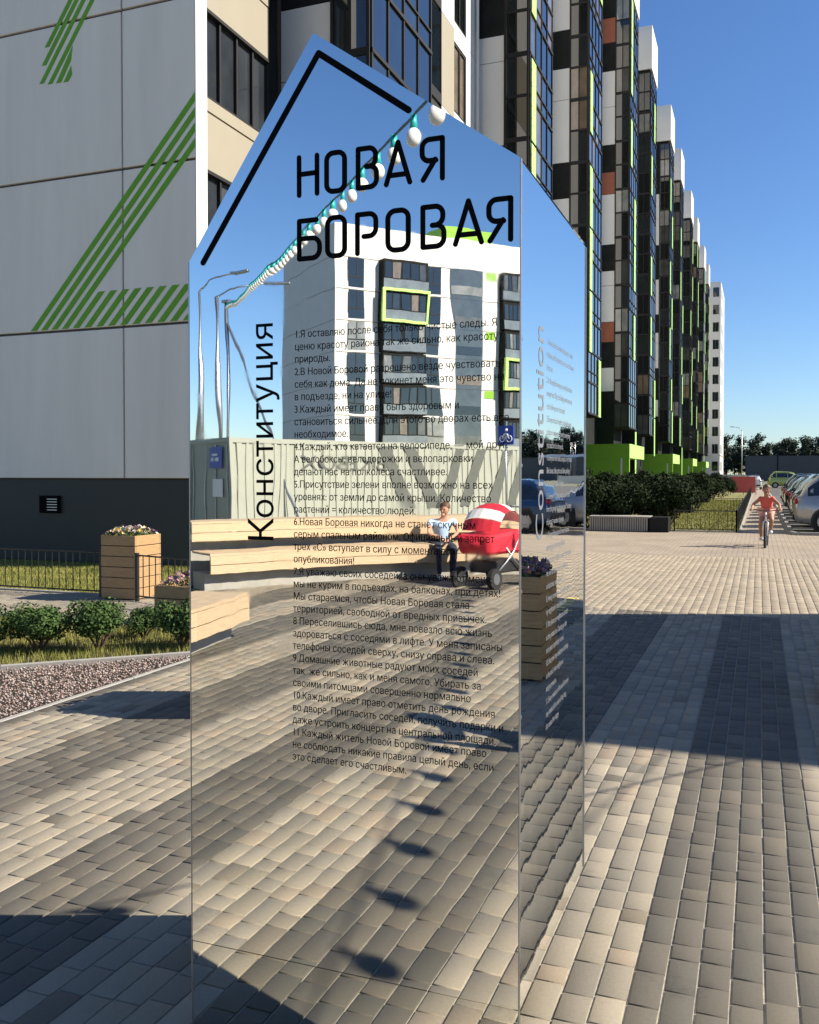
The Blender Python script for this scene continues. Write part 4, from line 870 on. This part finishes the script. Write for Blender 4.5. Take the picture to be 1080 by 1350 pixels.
# ================================================================ CARS
def car(loc, rz, paint, label, L=4.3, W=1.76, H=1.5, wagon=.35, group='cars parked along the path'):
    """local: x from rear (0) to nose (L), y across, rear at x=0"""
    t = empty('parked_car', loc, label, 'car', group, rz=rz)
    belt = .60 * H
    xs = [0, .03, .12, .3, .62, .9, 1.4, 2.1, 2.75, 3.1, 3.55, 4.0, 4.2, 4.3]; xs = [x * L / 4.3 for x in xs]
    zl = [.42, .34, .27, .24, .2, .2, .2, .2, .2, .2, .2, .22, .28, .38]
    zb = [.80, .88, belt, belt, belt, belt, belt, belt - .01, belt - .02, belt - .05, belt - .09, belt - .16, belt - .26, .62]
    rear = [0, .05, .10 + wagon * .2, .30 + wagon, .47 + wagon * .3]; zt = [None, None, belt + .03, belt + .34 * (1 if wagon > .2 else .6), H * .975, H, H, H * .985, H * .90, belt + .15, None, None, None, None]
    hw = [.86, .93, .97, 1, 1, 1, 1, 1, 1, 1, .99, .95, .86, .74]; rings = []
    def ring(x, lo, b_, tp, h):
        w1 = W / 2 * h; tp = tp if tp else b_ + .012
        gh = (tp - b_); wr = w1 * (1 - .24 * min(1, gh / (.40 * H)))
        P = [(w1 * .90, lo), (w1 * .99, lo + .12), (w1, (lo + b_) / 2), (w1 * .985, b_ - .03), (w1 * .95, b_), (wr * .99, b_ + gh * .80), (wr * .90, tp - .004), (wr * .5, tp + .012), (0, tp + .018)]
        return [(x, y_, z) for y_, z in P] + [(x, -y_, z) for y_, z in reversed(P[:-1])]
    mb = MB(); n = 17
    for i, x in enumerate(xs): mb.v += ring(x, zl[i], zb[i], zt[i], hw[i])
    for i in range(len(xs) - 1):
        for j in range(n): mb.f.append((i * n + j, i * n + (j + 1) % n, (i + 1) * n + (j + 1) % n, (i + 1) * n + j)); mb.mi.append(0)
    mb.f.append(tuple(range(n))); mb.f.append(tuple(range((len(xs) - 1) * n, len(xs) * n))); mb.mi += [0, 0]
    link_mesh('body', mb.mesh('body', paint, True), t)
    def P(i, j, off=.006):
        v = Vector(mb.v[i * n + j]); s_ = 1 if v.y > 0 else -1; return v + Vector((0, s_ * off, 0)) if True else v
    for s_, (a, b) in ((1, (4, 5)), (-1, (12, 11))):
        for i0, i1 in ((3, 5), (5, 7), (7, 9)):
            V = []; F = []
            for i in range(i0, i1 + 1):
                pa, pb = P(i, a), P(i, b); sh_ = .04 if i == i0 else (-.04 if i == i1 else 0); V += [tuple(pa.lerp(pb, .10) + Vector((sh_, 0, 0))), tuple(pa.lerp(pb, .93) + Vector((sh_, 0, 0)))]
            for q in range(i1 - i0): F.append((2 * q, 2 * q + 2, 2 * q + 3, 2 * q + 1))
            w0 = MB(); w0.add(V, F); m_ = w0.mesh('side_window', M['carglass'], True); link_mesh('side_window', m_, t)
    def strip(i0, i1, name, off):
        V = []; F = []
        for i in (i0, i1):
            w_ = abs(mb.v[i * n + 5][1]) * .9; z = mb.v[i * n + 5][2]; V.append((i, w_, z))
    # rear and front screens
    def screen(iA, iB, dx, name):
        A5, B5 = mb.v[iA * n + 5], mb.v[iB * n + 5]; A8, B8 = mb.v[iA * n + 8], mb.v[iB * n + 8]
        q = [Vector((A8[0] + dx, A5[1] * .88, A8[2] + .0)), Vector((B8[0] + dx, B5[1] * .84, B8[2] + .0)), Vector((B8[0] + dx, -B5[1] * .84, B8[2])), Vector((A8[0] + dx, -A5[1] * .88, A8[2]))]
        for v in q: v.z += .012
        link_mesh(name, MB().add([tuple(v) for v in q], [(0, 1, 2, 3)]).mesh(name, M['carglass']), t)
    screen(2, 4, -.02, 'rear_window'); screen(9, 8, .02, 'windscreen')
    for x in (.78 * L / 4.3, 3.42 * L / 4.3):
        for s_ in (-1, 1):
            y0 = s_ * (W / 2 - .20); y1 = s_ * (W / 2 + .006)
            link_mesh('wheel_arch', MB().tube([(x, y0, .33), (x, s_ * (W / 2 + .004), .33)], .365, 20).mesh('wheel_arch', M['plastic']), t)
            wo = link_mesh('wheel', MB().tube([(x, y0, .31), (x, y1 + s_ * .012, .31)], .31, 24).mesh('wheel', M['tyre'], bevel=.0), t)
            rm = MB().tube([(x, y1, .31), (x, y1 + s_ * .018, .31)], .20, 20)
            for k_ in range(5): a = k_ * 1.2566; rm.tube([(x, y1 + s_ * .024, .31), (x + .17 * math.cos(a), y1 + s_ * .02, .31 + .17 * math.sin(a))], .022, 5)
            link_mesh('rim', rm.mesh('rim', M['steel']), wo)
    for s_ in (-1, 1):
        link_mesh('tail_light', MB().ball((.065, s_ * W * .43, .86), (.06, .11, .10), 12, 8).mesh('tail_light', M['lamp_red'], True), t)
        link_mesh('headlight', MB().ball((L - .16, s_ * W * .36, .68), (.12, .16, .07), 12, 8).mesh('headlight', M['lamp_clear'], True), t)
        link_mesh('mirror', MB().ball((2.75 * L / 4.3, s_ * (W / 2 + .07), belt + .06), (.06, .10, .06), 10, 7).mesh('mirror', paint, True), t)
        for xx in (1.45, 2.3): link_mesh('door_handle', MB().box(xx, xx + .15, s_ * (W / 2 - .01), s_ * (W / 2 + .02), belt - .12, belt - .09).mesh('door_handle', M['chrome']), t)
    link_mesh('bumper', MB().box(-.03, .10, -W * .42, W * .42, .34, .50).mesh('bumper', M['plastic'], bevel=.02), t)
    link_mesh('number_plate', MB().box(-.042, -.032, -.26, .26, .55, .66).mesh('number_plate', M['paper']), t)
    link_mesh('roof_rail', MB().tube([(1.0, W * .33, H * .99), (1.1, W * .33, H + .03), (2.4, W * .33, H + .03), (2.5, W * .33, H * .97)], .012, 6).tube([(1.0, -W * .33, H * .99), (1.1, -W * .33, H + .03), (2.4, -W * .33, H + .03), (2.5, -W * .33, H * .97)], .012, 6).mesh('roof_rail', M['plastic']), t)
    return t
def paint(nm, c, metal=.3): 
    m = mat(nm, c, .28, metal, var=.02); m.node_tree.nodes['Principled BSDF'].inputs['Coat Weight'].default_value = .8; return m
cl = [(27.6, paint('paint_silver', (.42, .42, .40), .6), 'silver hatchback, nearest car of the row by the kerb', 1.62), (30.2, paint('paint_champagne', (.44, .41, .35), .6), 'champagne estate car, second from the near end of the row', 1.6), (33.0, paint('paint_grey', (.20, .21, .22), .5), 'grey car parked third from the near end of the row', 1.55),
  (35.8, paint('paint_darkgrey', (.05, .055, .06), .4), 'dark grey estate car parked fourth from the near end', 1.58), (38.6, paint('paint_black', (.012, .012, .014)), 'black car parked fifth from the near end of the row', 1.48), (41.4, paint('paint_slate', (.10, .11, .13), .4), 'slate car parked sixth from the near end of the row', 1.5),
  (44.2, paint('paint_navy', (.015, .022, .05)), 'navy car parked seventh from the near end of the row', 1.55), (50.0, paint('paint_black', (.012, .012, .014)), 'black car parked eighth, in front of the yellow-green van', 1.6), (113.0, paint('paint_yellow', (.40, .46, .12)), 'yellow-green van far down the parking row', 1.9)]
for y_, p, lb, H_ in cl: car((.98 + random.uniform(-.08, .12), y_, 0), R(random.uniform(-1.5, 1.5)), p, lb, H=H_)
car((-.6, 100, 0), R(90), paint('paint_white', (.7, .7, .7)), 'pale car standing at the far end of the path', H=1.45)
car((4.1, 24.9, 0), R(2), paint('paint_blue', (.02, .06, .14)), 'dark blue car seen in the narrow mirror side, parked across the square', H=1.45)
# ================================================================ BACKGROUND
wh = tag(MB().box(-3, 240, 232, 262, 0, 5.9).build('warehouse', M['warehouse']), 'long low dark grey warehouse in front of the pine wood', 'warehouse')
for i in range(16): link_mesh('panel_seam', MB().box(4 + i * 14, 4.25 + i * 14, 231.9, 232.0, 0, 5.9).mesh('panel_seam', M['black']), wh)
link_mesh('roof_vent', MB().box(40, 52, 233, 240, 5.9, 6.6).box(90, 96, 233, 240, 5.9, 6.8).mesh('roof_vent', M['signwhite']), wh)
tag(MB().box(-12, -1.9, 150, 150.3, 0, 1.5).box(3, 30, 150, 150.3, 0, 1.3).build('boundary_wall', M['white']), 'low pale wall at the far end of the street', 'wall')
bn = empty('red_hoarding', (-1, 75, 0), 'faded red banner hoarding at the end of the path', 'hoarding'); link_mesh('banner', MB().box(-1.0, .75, 0, .04, .15, 1.4).mesh('banner', M['red']), bn)
for x in (-1.05, -.1, .8): link_mesh('post', MB().box(x - .03, x + .03, .05, .1, 0, 1.6).mesh('post', M['steel']), bn)
def lamp(loc, h_, arms, label, group='street lamps'):
    t = empty('street_lamp', loc, label, 'street lamp', group); link_mesh('pole', MB().tube([(0, 0, 0), (0, 0, h_ * .5), (0, 0, h_)], [.085, .07, .045], 10).mesh('pole', M['steel'], True), t)
    for dx, dy in arms:
        link_mesh('arm', MB().tube([(0, 0, h_), (dx * .3, dy * .3, h_ + .35), (dx, dy, h_ + .5)], .03, 8).mesh('arm', M['steel'], True), t); link_mesh('lamp_head', MB().obox((dx * .92, dy * .92 - .09, h_ + .44), (dx * .5, dy * .5, .03), (0, .2, 0), (0, 0, .09)).mesh('lamp_head', M['steel'], bevel=.02), t)
lamp((-1.94, 117, 0), 6.8, [(-.95, 0)], 'grey street lamp standing between the path end and the warehouse')
lamp((40, 215, 0), 9, [(-1.8, 0)], 'thin street lamp far off by the warehouse')
def pine(seed, h_):
    rs = random.Random(seed); tk = MB().tube([(0, 0, 0), (0, 0, h_ * .5), (0, 0, h_ * .93)], [.22, .16, .04], 7)
    for i in range(8): a = rs.uniform(0, 6.3); z = h_ * rs.uniform(.4, .85); tk.tube([(0, 0, z), (math.cos(a) * 1.4, math.sin(a) * 1.4, z + .5)], [.06, .02], 5)
    lumps = [(Vector((rs.uniform(-1.6, 1.6), rs.uniform(-1.6, 1.6), h_ * rs.uniform(.25, .95))), rs.uniform(.7, 1.5)) for _ in range(24)]
    def f(q): c, r_ = q.choice(lumps); k_ = 1.25 - c.z / h_; d = Vector((q.gauss(0, 1), q.gauss(0, 1), q.gauss(0, .7))).normalized(); return Vector((c.x * k_ * 1.5, c.y * k_ * 1.5, c.z)) + d * r_ * q.uniform(.4, 1.1), d
    V, F = leaves(1500, f, .55, seed); return tk.mesh('trunk', M['bark']), np_mesh('crown', [tuple(v) for v in V], F, M['pine'])
PM = [pine(60 + i, 11.5) for i in range(5)]
rp = random.Random(9)
for row, (yy, n, x0, x1, nm) in enumerate(((268, 62, -22, 150, 'front'), (280, 52, -28, 165, 'middle'), (292, 46, -34, 180, 'back'))):
    for i in range(n):
        x = x0 + (x1 - x0) * (i + rp.uniform(-.3, .3)) / n; big = x > 48
        t = empty('pine_tree', (x, yy + rp.uniform(-4, 4), 0), 'dark pine in the %s rank of the wood behind the warehouse' % nm, 'tree', 'pines of the wood behind the warehouse, %s rank' % nm, rz=rp.uniform(0, 6)); s_ = rp.uniform(.8, 1.1) * (1.22 if big else 1.0); t.scale = (s_ * 1.1, s_ * 1.1, s_)
        m_ = PM[rp.randrange(5)]; link_mesh('trunk', m_[0], t); link_mesh('crown', m_[1], t)
# ---- kiosk that throws the wide shadow, just right of the view
kx0, ky0, ky1, kh = 5.55, 8.45, 13.25, 6.0
kk = empty('kiosk_building', (kx0, ky0, 0), 'grey panelled pavilion right of the view casting the wide shadow', 'building')
link_mesh('wall', MB().box(0, 6.5, 0, ky1 - ky0, 0, kh).mesh('wall', M['kiosk']), kk); link_mesh('roof', MB().box(-.0, 6.55, -.0, ky1 - ky0, kh + .002, kh + .18).mesh('roof', M['black']), kk)
for i in range(3): link_mesh('window', MB().box(-.03, -.002, .5 + i * 1.4, 1.5 + i * 1.4, 1, 2.6).mesh('window', M['carglass']), kk)
# ================================================================ SOUTH SIDE OF THE SQUARE (seen in the mirror)
# white block of flats
o0 = rear3(-.0825 * 80, 80, 0); al = R(63); e1 = rear3(-.0825 * 80 + math.sin(al), 80 + math.cos(al), 0) - o0; e2 = rear3(-.0825 * 80 - math.cos(al), 80 + math.sin(al), 0) - o0
ob = empty('flats_building', o0, 'white block of flats with glazed balconies and lime frames, reflected in the stele', 'building')
def fb(s0, s1, d0, d1, z0, z1, mb=None): return (mb or MB()).obox(e1 * s0 + e2 * d0 + Vector((0, 0, z0)), e1 * (s1 - s0), e2 * (d1 - d0), (0, 0, z1 - z0))
def ob_part(mb, nm, mt): return link_mesh(nm, mb.mesh(nm, mt), ob)
ob_part(fb(0, 46, 0, 14, 0, 23.6), 'wall', M['white'])
for f in range(8): ob_part(fb(.1, 46, -.015, -.003, 1.2 + f * 2.8 - .06, 1.2 + f * 2.8), 'panel_joint', M['joint'])
for f in range(8): ob_part(fb(-.012, -.003, .1, 14, 1.2 + f * 2.8 - .03, 1.2 + f * 2.8), 'panel_joint', M['joint'])
ob_part(fb(12, 17.5, 2, 8, 23.6, 25.3), 'roof_house', M['lime'])
cols = [(1.25, 2.95, 'g'), (4.3, 8.9, 'b'), (9.1, 10.7, 'g'), (12.0, 15.2, 's'), (15.6, 16.6, 'l'), (17.1, 19.7, 'b'), (21, 23, 'g'), (24, 28, 'b'), (30, 33, 's'), (34, 38, 'b')]
for f in range(7):
    z = 1.3 + f * 2.8
    for ci, (a, b, kd) in enumerate(cols):
        if kd == 'g': ob_part(fb(a, b, -.04, -.004, z + .1, z + 2.62), 'window', M['glass']); ob_part(fb(a, b, -.07, -.042, z + .95, z + 1.05), 'window_frame', M['frame']); ob_part(fb((a + b) / 2 - .04, (a + b) / 2 + .04, -.07, -.042, z + 1.052, z + 2.6), 'window_frame', M['frame']); ob_part(fb(a - .06, a, -.07, 0, z + .6, z + 2.4), 'window_frame', M['frame'])
        elif kd == 'b':
            ob_part(fb(a, b, -.9, -.004, z + .0, z + 2.7), 'balcony', M['black'])
            n = 5; 
            for i in range(n): ob_part(fb(a + .1 + (b - a - .2) * i / n, a + .04 + (b - a - .2) * (i + .9) / n, -.93, -.902, z + 1.05, z + 2.45), 'pane', M['glass'])
            ob_part(fb(a, b, -.95, -.902, z + .1, z + .95), 'balcony_panel', M['balc'] )
        elif kd == 's': ob_part(fb(a, b, -.05, -.004, z - .1, z + 2.68), 'stair_glazing', M['stair']); ob_part(fb(a + .1, b - .1, -.09, -.052, z + .3, z + 1.1), 'pane', M['glass'])
        elif kd == 'l' and f % 2 == 0: ob_part(fb(a, b, -.05, -.004, z + 1.9, z + 2.6), 'lime_panel', M['lime'])
for (a, b, f) in ((4.15, 9.05, 5), (17.0, 19.8, 3), (24, 28, 5)):
    z = 1.3 + f * 2.8; fm = fb(a, b, -1.15, -.95, z - .15, z + .1); fb(a, b, -1.15, -.95, z + 2.65, z + 2.9, fm); fb(a, a + .25, -1.15, -.95, z + .1, z + 2.65, fm); fb(b - .25, b, -1.15, -.95, z + .1, z + 2.65, fm); ob_part(fm, 'lime_frame', M['perf'])
# bicycle container
c0 = rear3(-4.9, 25, 0); a1 = R(49); f1 = rear3(-4.9 + math.sin(a1), 25 + math.cos(a1), 0) - c0; f2 = rear3(-4.9 - math.cos(a1), 25 + math.sin(a1), 0) - c0
ct = empty('shipping_container', c0, 'pale olive steel shipping container with dark stencilled lettering, reflected in the stele', 'container')
def cb(s0, s1, d0, d1, z0, z1, mb=None): return (mb or MB()).obox(f1 * s0 + f2 * d0 + Vector((0, 0, z0)), f1 * (s1 - s0), f2 * (d1 - d0), (0, 0, z1 - z0))
def cpart(mb, nm, mt): return link_mesh(nm, mb.mesh(nm, mt), ct)
CL = 12.2; CW = 2.44
cpart(cb(.05, CL - .05, .05, CW - .05, .1, 2.55), 'wall', M['kontainer'])
for s0 in (0, CL - .14):
    for d0 in (0, CW - .14): cpart(cb(s0, s0 + .14, d0, d0 + .14, 0, 2.6), 'corner_post', M['kontainer'])
for z0, z1 in ((2.47, 2.6), (.02, .16)):
    cpart(cb(.142, CL - .142, 0, .06, z0, z1), 'rail', M['kontainer']); cpart(cb(0, .06, .142, CW - .142, z0, z1), 'rail', M['kontainer'])
rib = cb(0, .13, .012, .048, .162, 2.468).mesh('rib', M['kontainer'])
for i in range(42): link_mesh('rib', rib, ct, tuple(f1 * (.22 + i * .28)))
for i in range(4): cpart(cb(.012, .04, .25 + i * .62, .28 + i * .62, .2, 2.4), 'door_bar', M['steel'])
cpart(cb(-.01, .01, .55, 1.2, 1.75, 2.35), 'bicycle_sign', M['blue']); cpart(cb(-.014, -.0105, .7, .82, 1.95, 2.05), 'sign_mark', M['signwhite']); cpart(cb(-.014, -.0105, .93, 1.05, 1.95, 2.05), 'sign_mark', M['signwhite']); cpart(cb(-.014, -.0105, .75, 1.0, 2.1, 2.16), 'sign_mark', M['signwhite'])
cpart(cb(-.01, .01, .55, 1.0, .95, 1.45), 'paper_notice', M['paper'])
# stencilled word, readable from the square
mt_ = Matrix((( -f1.x, 0, -f2.x, 0), (-f1.y, 0, -f2.y, 0), (0, 1, 0, 0), (0, 0, 0, 1)))
tt = text_obj('BIKEBOX', 'stencil_lettering', M['stencil'], ct, Matrix.Identity(4), .62, width=3.2, extrude=.002, bold=.012)
tt.matrix_parent_inverse = Matrix.Identity(4); tt.data.transform(mt_); tt.location = f1 * 5.6 - f2 * .004 + Vector((0, 0, 1.72))
def chev(pts, nm='stencil_stripe'):
    mb = MB(); P = [(f1 * s_ - f2 * .003 + Vector((0, 0, z))) for s_, z in pts]; Q = [p - f2 * .004 for p in P]; mb.add(P + Q, [tuple(range(len(P))), tuple(range(len(P), 2 * len(P)))]); cpart(mb, nm, M['stencil'])
for s0 in (5.2, 7.6, 10.0):
    for q in (0, 1.1): chev([(s0 + q, 2.45), (s0 + q + .5, 2.45), (s0 + q + 1.6, .5), (s0 + q + 1.1, .5)]) if s0 < 7 else chev([(s0 + q, .5), (s0 + q + .5, .5), (s0 + q + 1.4, 2.45), (s0 + q + .9, 2.45)])
# benches
def bench(path, tiers, label, wood=True):
    t = empty('bench', (*path[0], 0), label, 'bench', 'curved board benches on the square'); o = Vector((*path[0], 0)); n = len(path); pts = [Vector((*p, 0)) - o for p in path]
    nr = []
    for i in range(n): d = (pts[min(i + 1, n - 1)] - pts[max(i - 1, 0)]).normalized(); nr.append(Vector((d.y, -d.x, 0)))
    def band(o0, o1, z0, z1, i0=0, i1=None):
        mb = MB(); i1 = n - 1 if i1 is None else i1; V = []
        for i in range(i0, i1 + 1): a, b = pts[i] + nr[i] * o0, pts[i] + nr[i] * o1; V += [(a.x, a.y, z0), (b.x, b.y, z0), (b.x, b.y, z1), (a.x, a.y, z1)]
        F = [(0, 1, 2, 3), tuple(4 * (i1 - i0) + q for q in (3, 2, 1, 0))]
        for i in range(i1 - i0):
            for j in range(4): F.append((4 * i + j, 4 * i + (j + 1) % 4, 4 * i + 4 + (j + 1) % 4, 4 * i + 4 + j))
        return mb.add(V, F)
    for (off, dep, zb, zt) in tiers:
        link_mesh('base', band(off + .20, off + dep - .05, zb, zt - .262).mesh('base', M['concrete']), t)
        h_ = .125
        for k_ in range(2): 
            for i in range(n - 1): link_mesh('board', band(off, off + .03, zt - .26 + k_ * h_ + .004, zt - .26 + (k_ + 1) * h_ - .004, i, i + 1).mesh('board', M['wood_pale'], bevel=.003), t)
        for k_ in range(4): link_mesh('seat_board', band(off + .002 + k_ * dep / 4 + .004, off + (k_ + 1) * dep / 4 - .004, zt - .008, zt + .022).mesh('seat_board', M['wood_pale']), t)
    return t
bench([(-4.50, -.1), (-4.44, -1.2), (-4.46, -2.4), (-4.62, -3.5)], [(0, .55, 0, .43)], 'nearer curved bench of pale boards, reflected at the left of the stele')
bench([(-6.9, -6.3), (-6.35, -7.1), (-5.8, -7.95), (-5.0, -8.8), (-4.0, -9.5), (-2.6, -10.2), (-1.0, -10.6), (.6, -10.8)], [(0, .6, 0, .50), (.62, .6, 0, .90)], 'long two-tier curved bench of pale boards in front of the container')
# seated person and stroller
J = dict(pelvis=(0, .10, .60), chest=(0, .0, .95), neck=(0, -.06, 1.1), head=(0, -.10, 1.22), face=(.6, -.8, -.2),
  shoulderl=(.19, -.02, 1.03), elbowl=(.24, -.18, .82), wristl=(.10, -.38, .74), shoulderr=(-.19, -.02, 1.03), elbowr=(-.24, -.18, .82), wristr=(-.08, -.36, .74),
  hipl=(.10, .05, .58), kneel=(.14, -.40, .56), anklel=(.13, -.42, .10), toel=(.14, -.56, .05), hipr=(-.10, .05, .58), kneer=(-.13, -.40, .56), ankler=(-.13, -.38, .10), toer=(-.14, -.52, .05))
person((-4.62, -9.3, -.02), R(150), J, 'person in pale blue shirt and dark trousers sitting on the bench beside the stroller', M['skin'], M['tee_blue'], M['jeans'], M['shoe'], M['hair'], scale=.86)
sp_ = rear(1.20, 13.0); s0 = empty('baby_stroller', (sp_[0], sp_[1], 0), 'red and white baby stroller with dark wheels beside the seated person', 'stroller', rz=R(200)); s0.scale = (1.12,) * 3
for i, (x, y_) in enumerate(((-.26, -.35), (.26, -.35), (-.26, .35), (.26, .35))):
    wo = link_mesh('wheel', MB().tube([(x + (.025), y_, .13), (x - .025, y_, .13)], .13, 18).mesh('wheel', M['tyre']), s0); link_mesh('rim', MB().tube([(x + .03, y_, .13), (x - .03, y_, .13)], .07, 12).mesh('rim', M['steel']), wo)
link_mesh('frame', MB().tube([(-.24, -.35, .14), (-.25, .1, .45), (-.24, .55, 1.0), (.24, .55, 1.0), (.25, .1, .45), (.24, -.35, .14)], .014, 8).tube([(-.24, .35, .14), (-.25, -.1, .50)], .013, 8).tube([(.24, .35, .14), (.25, -.1, .50)], .013, 8).mesh('frame', M['steel'], True), s0)
link_mesh('seat', MB().add([(-.24, -.42, .42), (.24, -.42, .42), (.24, .30, .42), (-.24, .30, .42), (-.27, -.48, .66), (.27, -.48, .66), (.27, .36, .72), (-.27, .36, .72)], [(3, 2, 1, 0), (4, 5, 6, 7), (0, 1, 5, 4), (1, 2, 6, 5), (2, 3, 7, 6), (3, 0, 4, 7)]).mesh('seat', M['fabric_red'], bevel=.04), s0)
for i in range(6):
    mb = MB(); a0, a1_ = R(8 + i * 25), R(8 + (i + 1) * 25 - 1)
    for sx in range(7):
        x = -.28 + .56 * sx / 6; rr_ = .40 * math.sqrt(max(.05, 1 - (x / .36) ** 2 * .6))
        mb.v += [(x, .02 - rr_ * math.cos(a0), .66 + rr_ * math.sin(a0)), (x, .02 - rr_ * math.cos(a1_), .66 + rr_ * math.sin(a1_))]
    for sx in range(6): mb.f.append((2 * sx, 2 * sx + 1, 2 * sx + 3, 2 * sx + 2)); mb.mi.append(0)
    link_mesh('hood_panel', mb.mesh('hood_panel', M['fabric_red'] if i % 2 == 0 else M['fabric_white']), s0)
link_mesh('basket', MB().box(-.2, .2, -.25, .28, .18, .34).mesh('basket', M['plastic'], bevel=.02), s0)
link_mesh('foot_cover', MB().ball((0, -.36, .56), (.23, .14, .10), 12, 8).mesh('foot_cover', M['fabric_red'], True), s0)
q = rear3(2.45, 23.0, 0); rs_ = empty('road_sign', q, 'small blue square sign with a white cyclist mark on a thin post before the container', 'sign', rz=R(20))
link_mesh('post', MB().tube([(0, 0, 0), (0, 0, 2.95)], .025, 8).mesh('post', M['steel'], True), rs_); link_mesh('sign_plate', MB().box(-.24, .24, -.02, .02, 2.35, 2.83).mesh('sign_plate', M['blue'], bevel=.004), rs_)
sg_ = MB()
for x in (-.11, .11): sg_.tube([(x + .075 * math.cos(a), .026, 2.5 + .075 * math.sin(a)) for a in np.linspace(0, 2 * math.pi, 13)[:-1]], .012, 4, closed=True)
sg_.tube([(-.11, .026, 2.5), (-.04, .026, 2.62), (.06, .026, 2.62), (.11, .026, 2.5)], .014, 4).tube([(-.04, .026, 2.62), (0, .026, 2.5), (.06, .026, 2.62)], .012, 4).ball((.03, .026, 2.72), .035, 8, 6)
link_mesh('sign_mark', sg_.mesh('sign_mark', M['signwhite']), rs_)
# poles and string lights
def pole(loc, h_, label, stay=None):
    t = empty('light_pole', loc, label, 'pole', 'poles carrying the string lights'); link_mesh('shaft', MB().tube([(0, 0, 0), (0, 0, h_)], [.08, .06], 10).mesh('shaft', M['steel'], True), t); link_mesh('cap', MB().box(-.12, .12, -.12, .12, h_, h_ + .08).mesh('cap', M['steel']), t)
    if stay: link_mesh('stay', MB().tube([(0, 0, h_ * .92), (stay[0], stay[1], 0)], .035, 6).mesh('stay', M['steel']), t)
def strings(A, B, sag, n, label, br=.04, first=0, last=1):
    A, B = Vector(A), Vector(B); t = empty('string_lights', A, label, 'string lights', 'festoon lights over the square'); P = lambda u: A.lerp(B, u) - Vector((0, 0, 4 * sag * u * (1 - u))) - A
    link_mesh('cable', MB().tube([P(i / 60) for i in range(61)], .008, 6).mesh('cable', M['cable'], True), t)
    bm_ = MB().ball((0, 0, -.07 - br), (br, br, br * 1.2), 14, 10).mesh('bulb', M['bulb'], True); sm_ = MB().tube([(0, 0, .005), (0, 0, -.075)], [.017, .023], 10).mesh('socket', M['socket'], True)
    for i in range(n):
        if first < (i + .5) / n < last: b = link_mesh('bulb', bm_, t, P((i + .5) / n)); link_mesh('socket', sm_, b)
PA = rear3(-5.55, 28, 6.8); PC = Vector((3.4, 7.2, 2.26))
pole((PA.x, PA.y, 0), 6.85, 'tall grey pole with stays behind the container, carrying the string lights', (3.2, 1.2)); pole((PC.x, PC.y, 0), 2.32, 'low pole near the pavilion corner where the first light string ends'); pole((-1.1, -15.2, 0), 5.1, 'pole on the south side of the square holding the second light string')
strings(PA, PC, .10, 72, 'string of white bulbs in teal sockets running to the tall pole behind the container', last=.90)
pole((3.80, 7.3, 0), 3.35, 'second low pole by the pavilion holding the paving-side light string')
strings((3.80, 7.3, 3.3), (-1.1, -15.2, 5.0), .6, 50, 'second string of white bulbs over the paving, casting the row of dot shadows', br=.058, first=.13)
q = rear3(-7.6, 33, 0); lamp(q, 8.2, [(1.6, .2)], 'street lamp at the left edge of the reflection'); q = rear3(-7.1, 34, 0); q2 = rear3(-5.2, 34, 0) - q; lamp(q, 8.2, [(q2.x, q2.y)], 'street lamp with a long arm behind the container, reflected in the stele')
# parked things far south: low building and trees on the horizon
q = rear3(-14, 120, 0); tag(MB().obox(q, rear3(6, 120, 0) - q, rear3(-14, 130, 0) - q, (0, 0, 5)).build('low_building', M['warehouse']), 'low dark building on the horizon left of the white flats', 'building')
for i in range(22):
    q = rear3(-42 + i * 2.6 + rp.uniform(-1, 1), 150 + rp.uniform(-5, 5), 0); t = empty('pine_tree', q, 'dark pine on the horizon south of the square', 'tree', 'pines on the southern horizon', rz=rp.uniform(0, 6)); s_ = rp.uniform(.45, .6); t.scale = (s_,) * 3; m_ = PM[rp.randrange(5)]; link_mesh('trunk', m_[0], t); link_mesh('crown', m_[1], t)
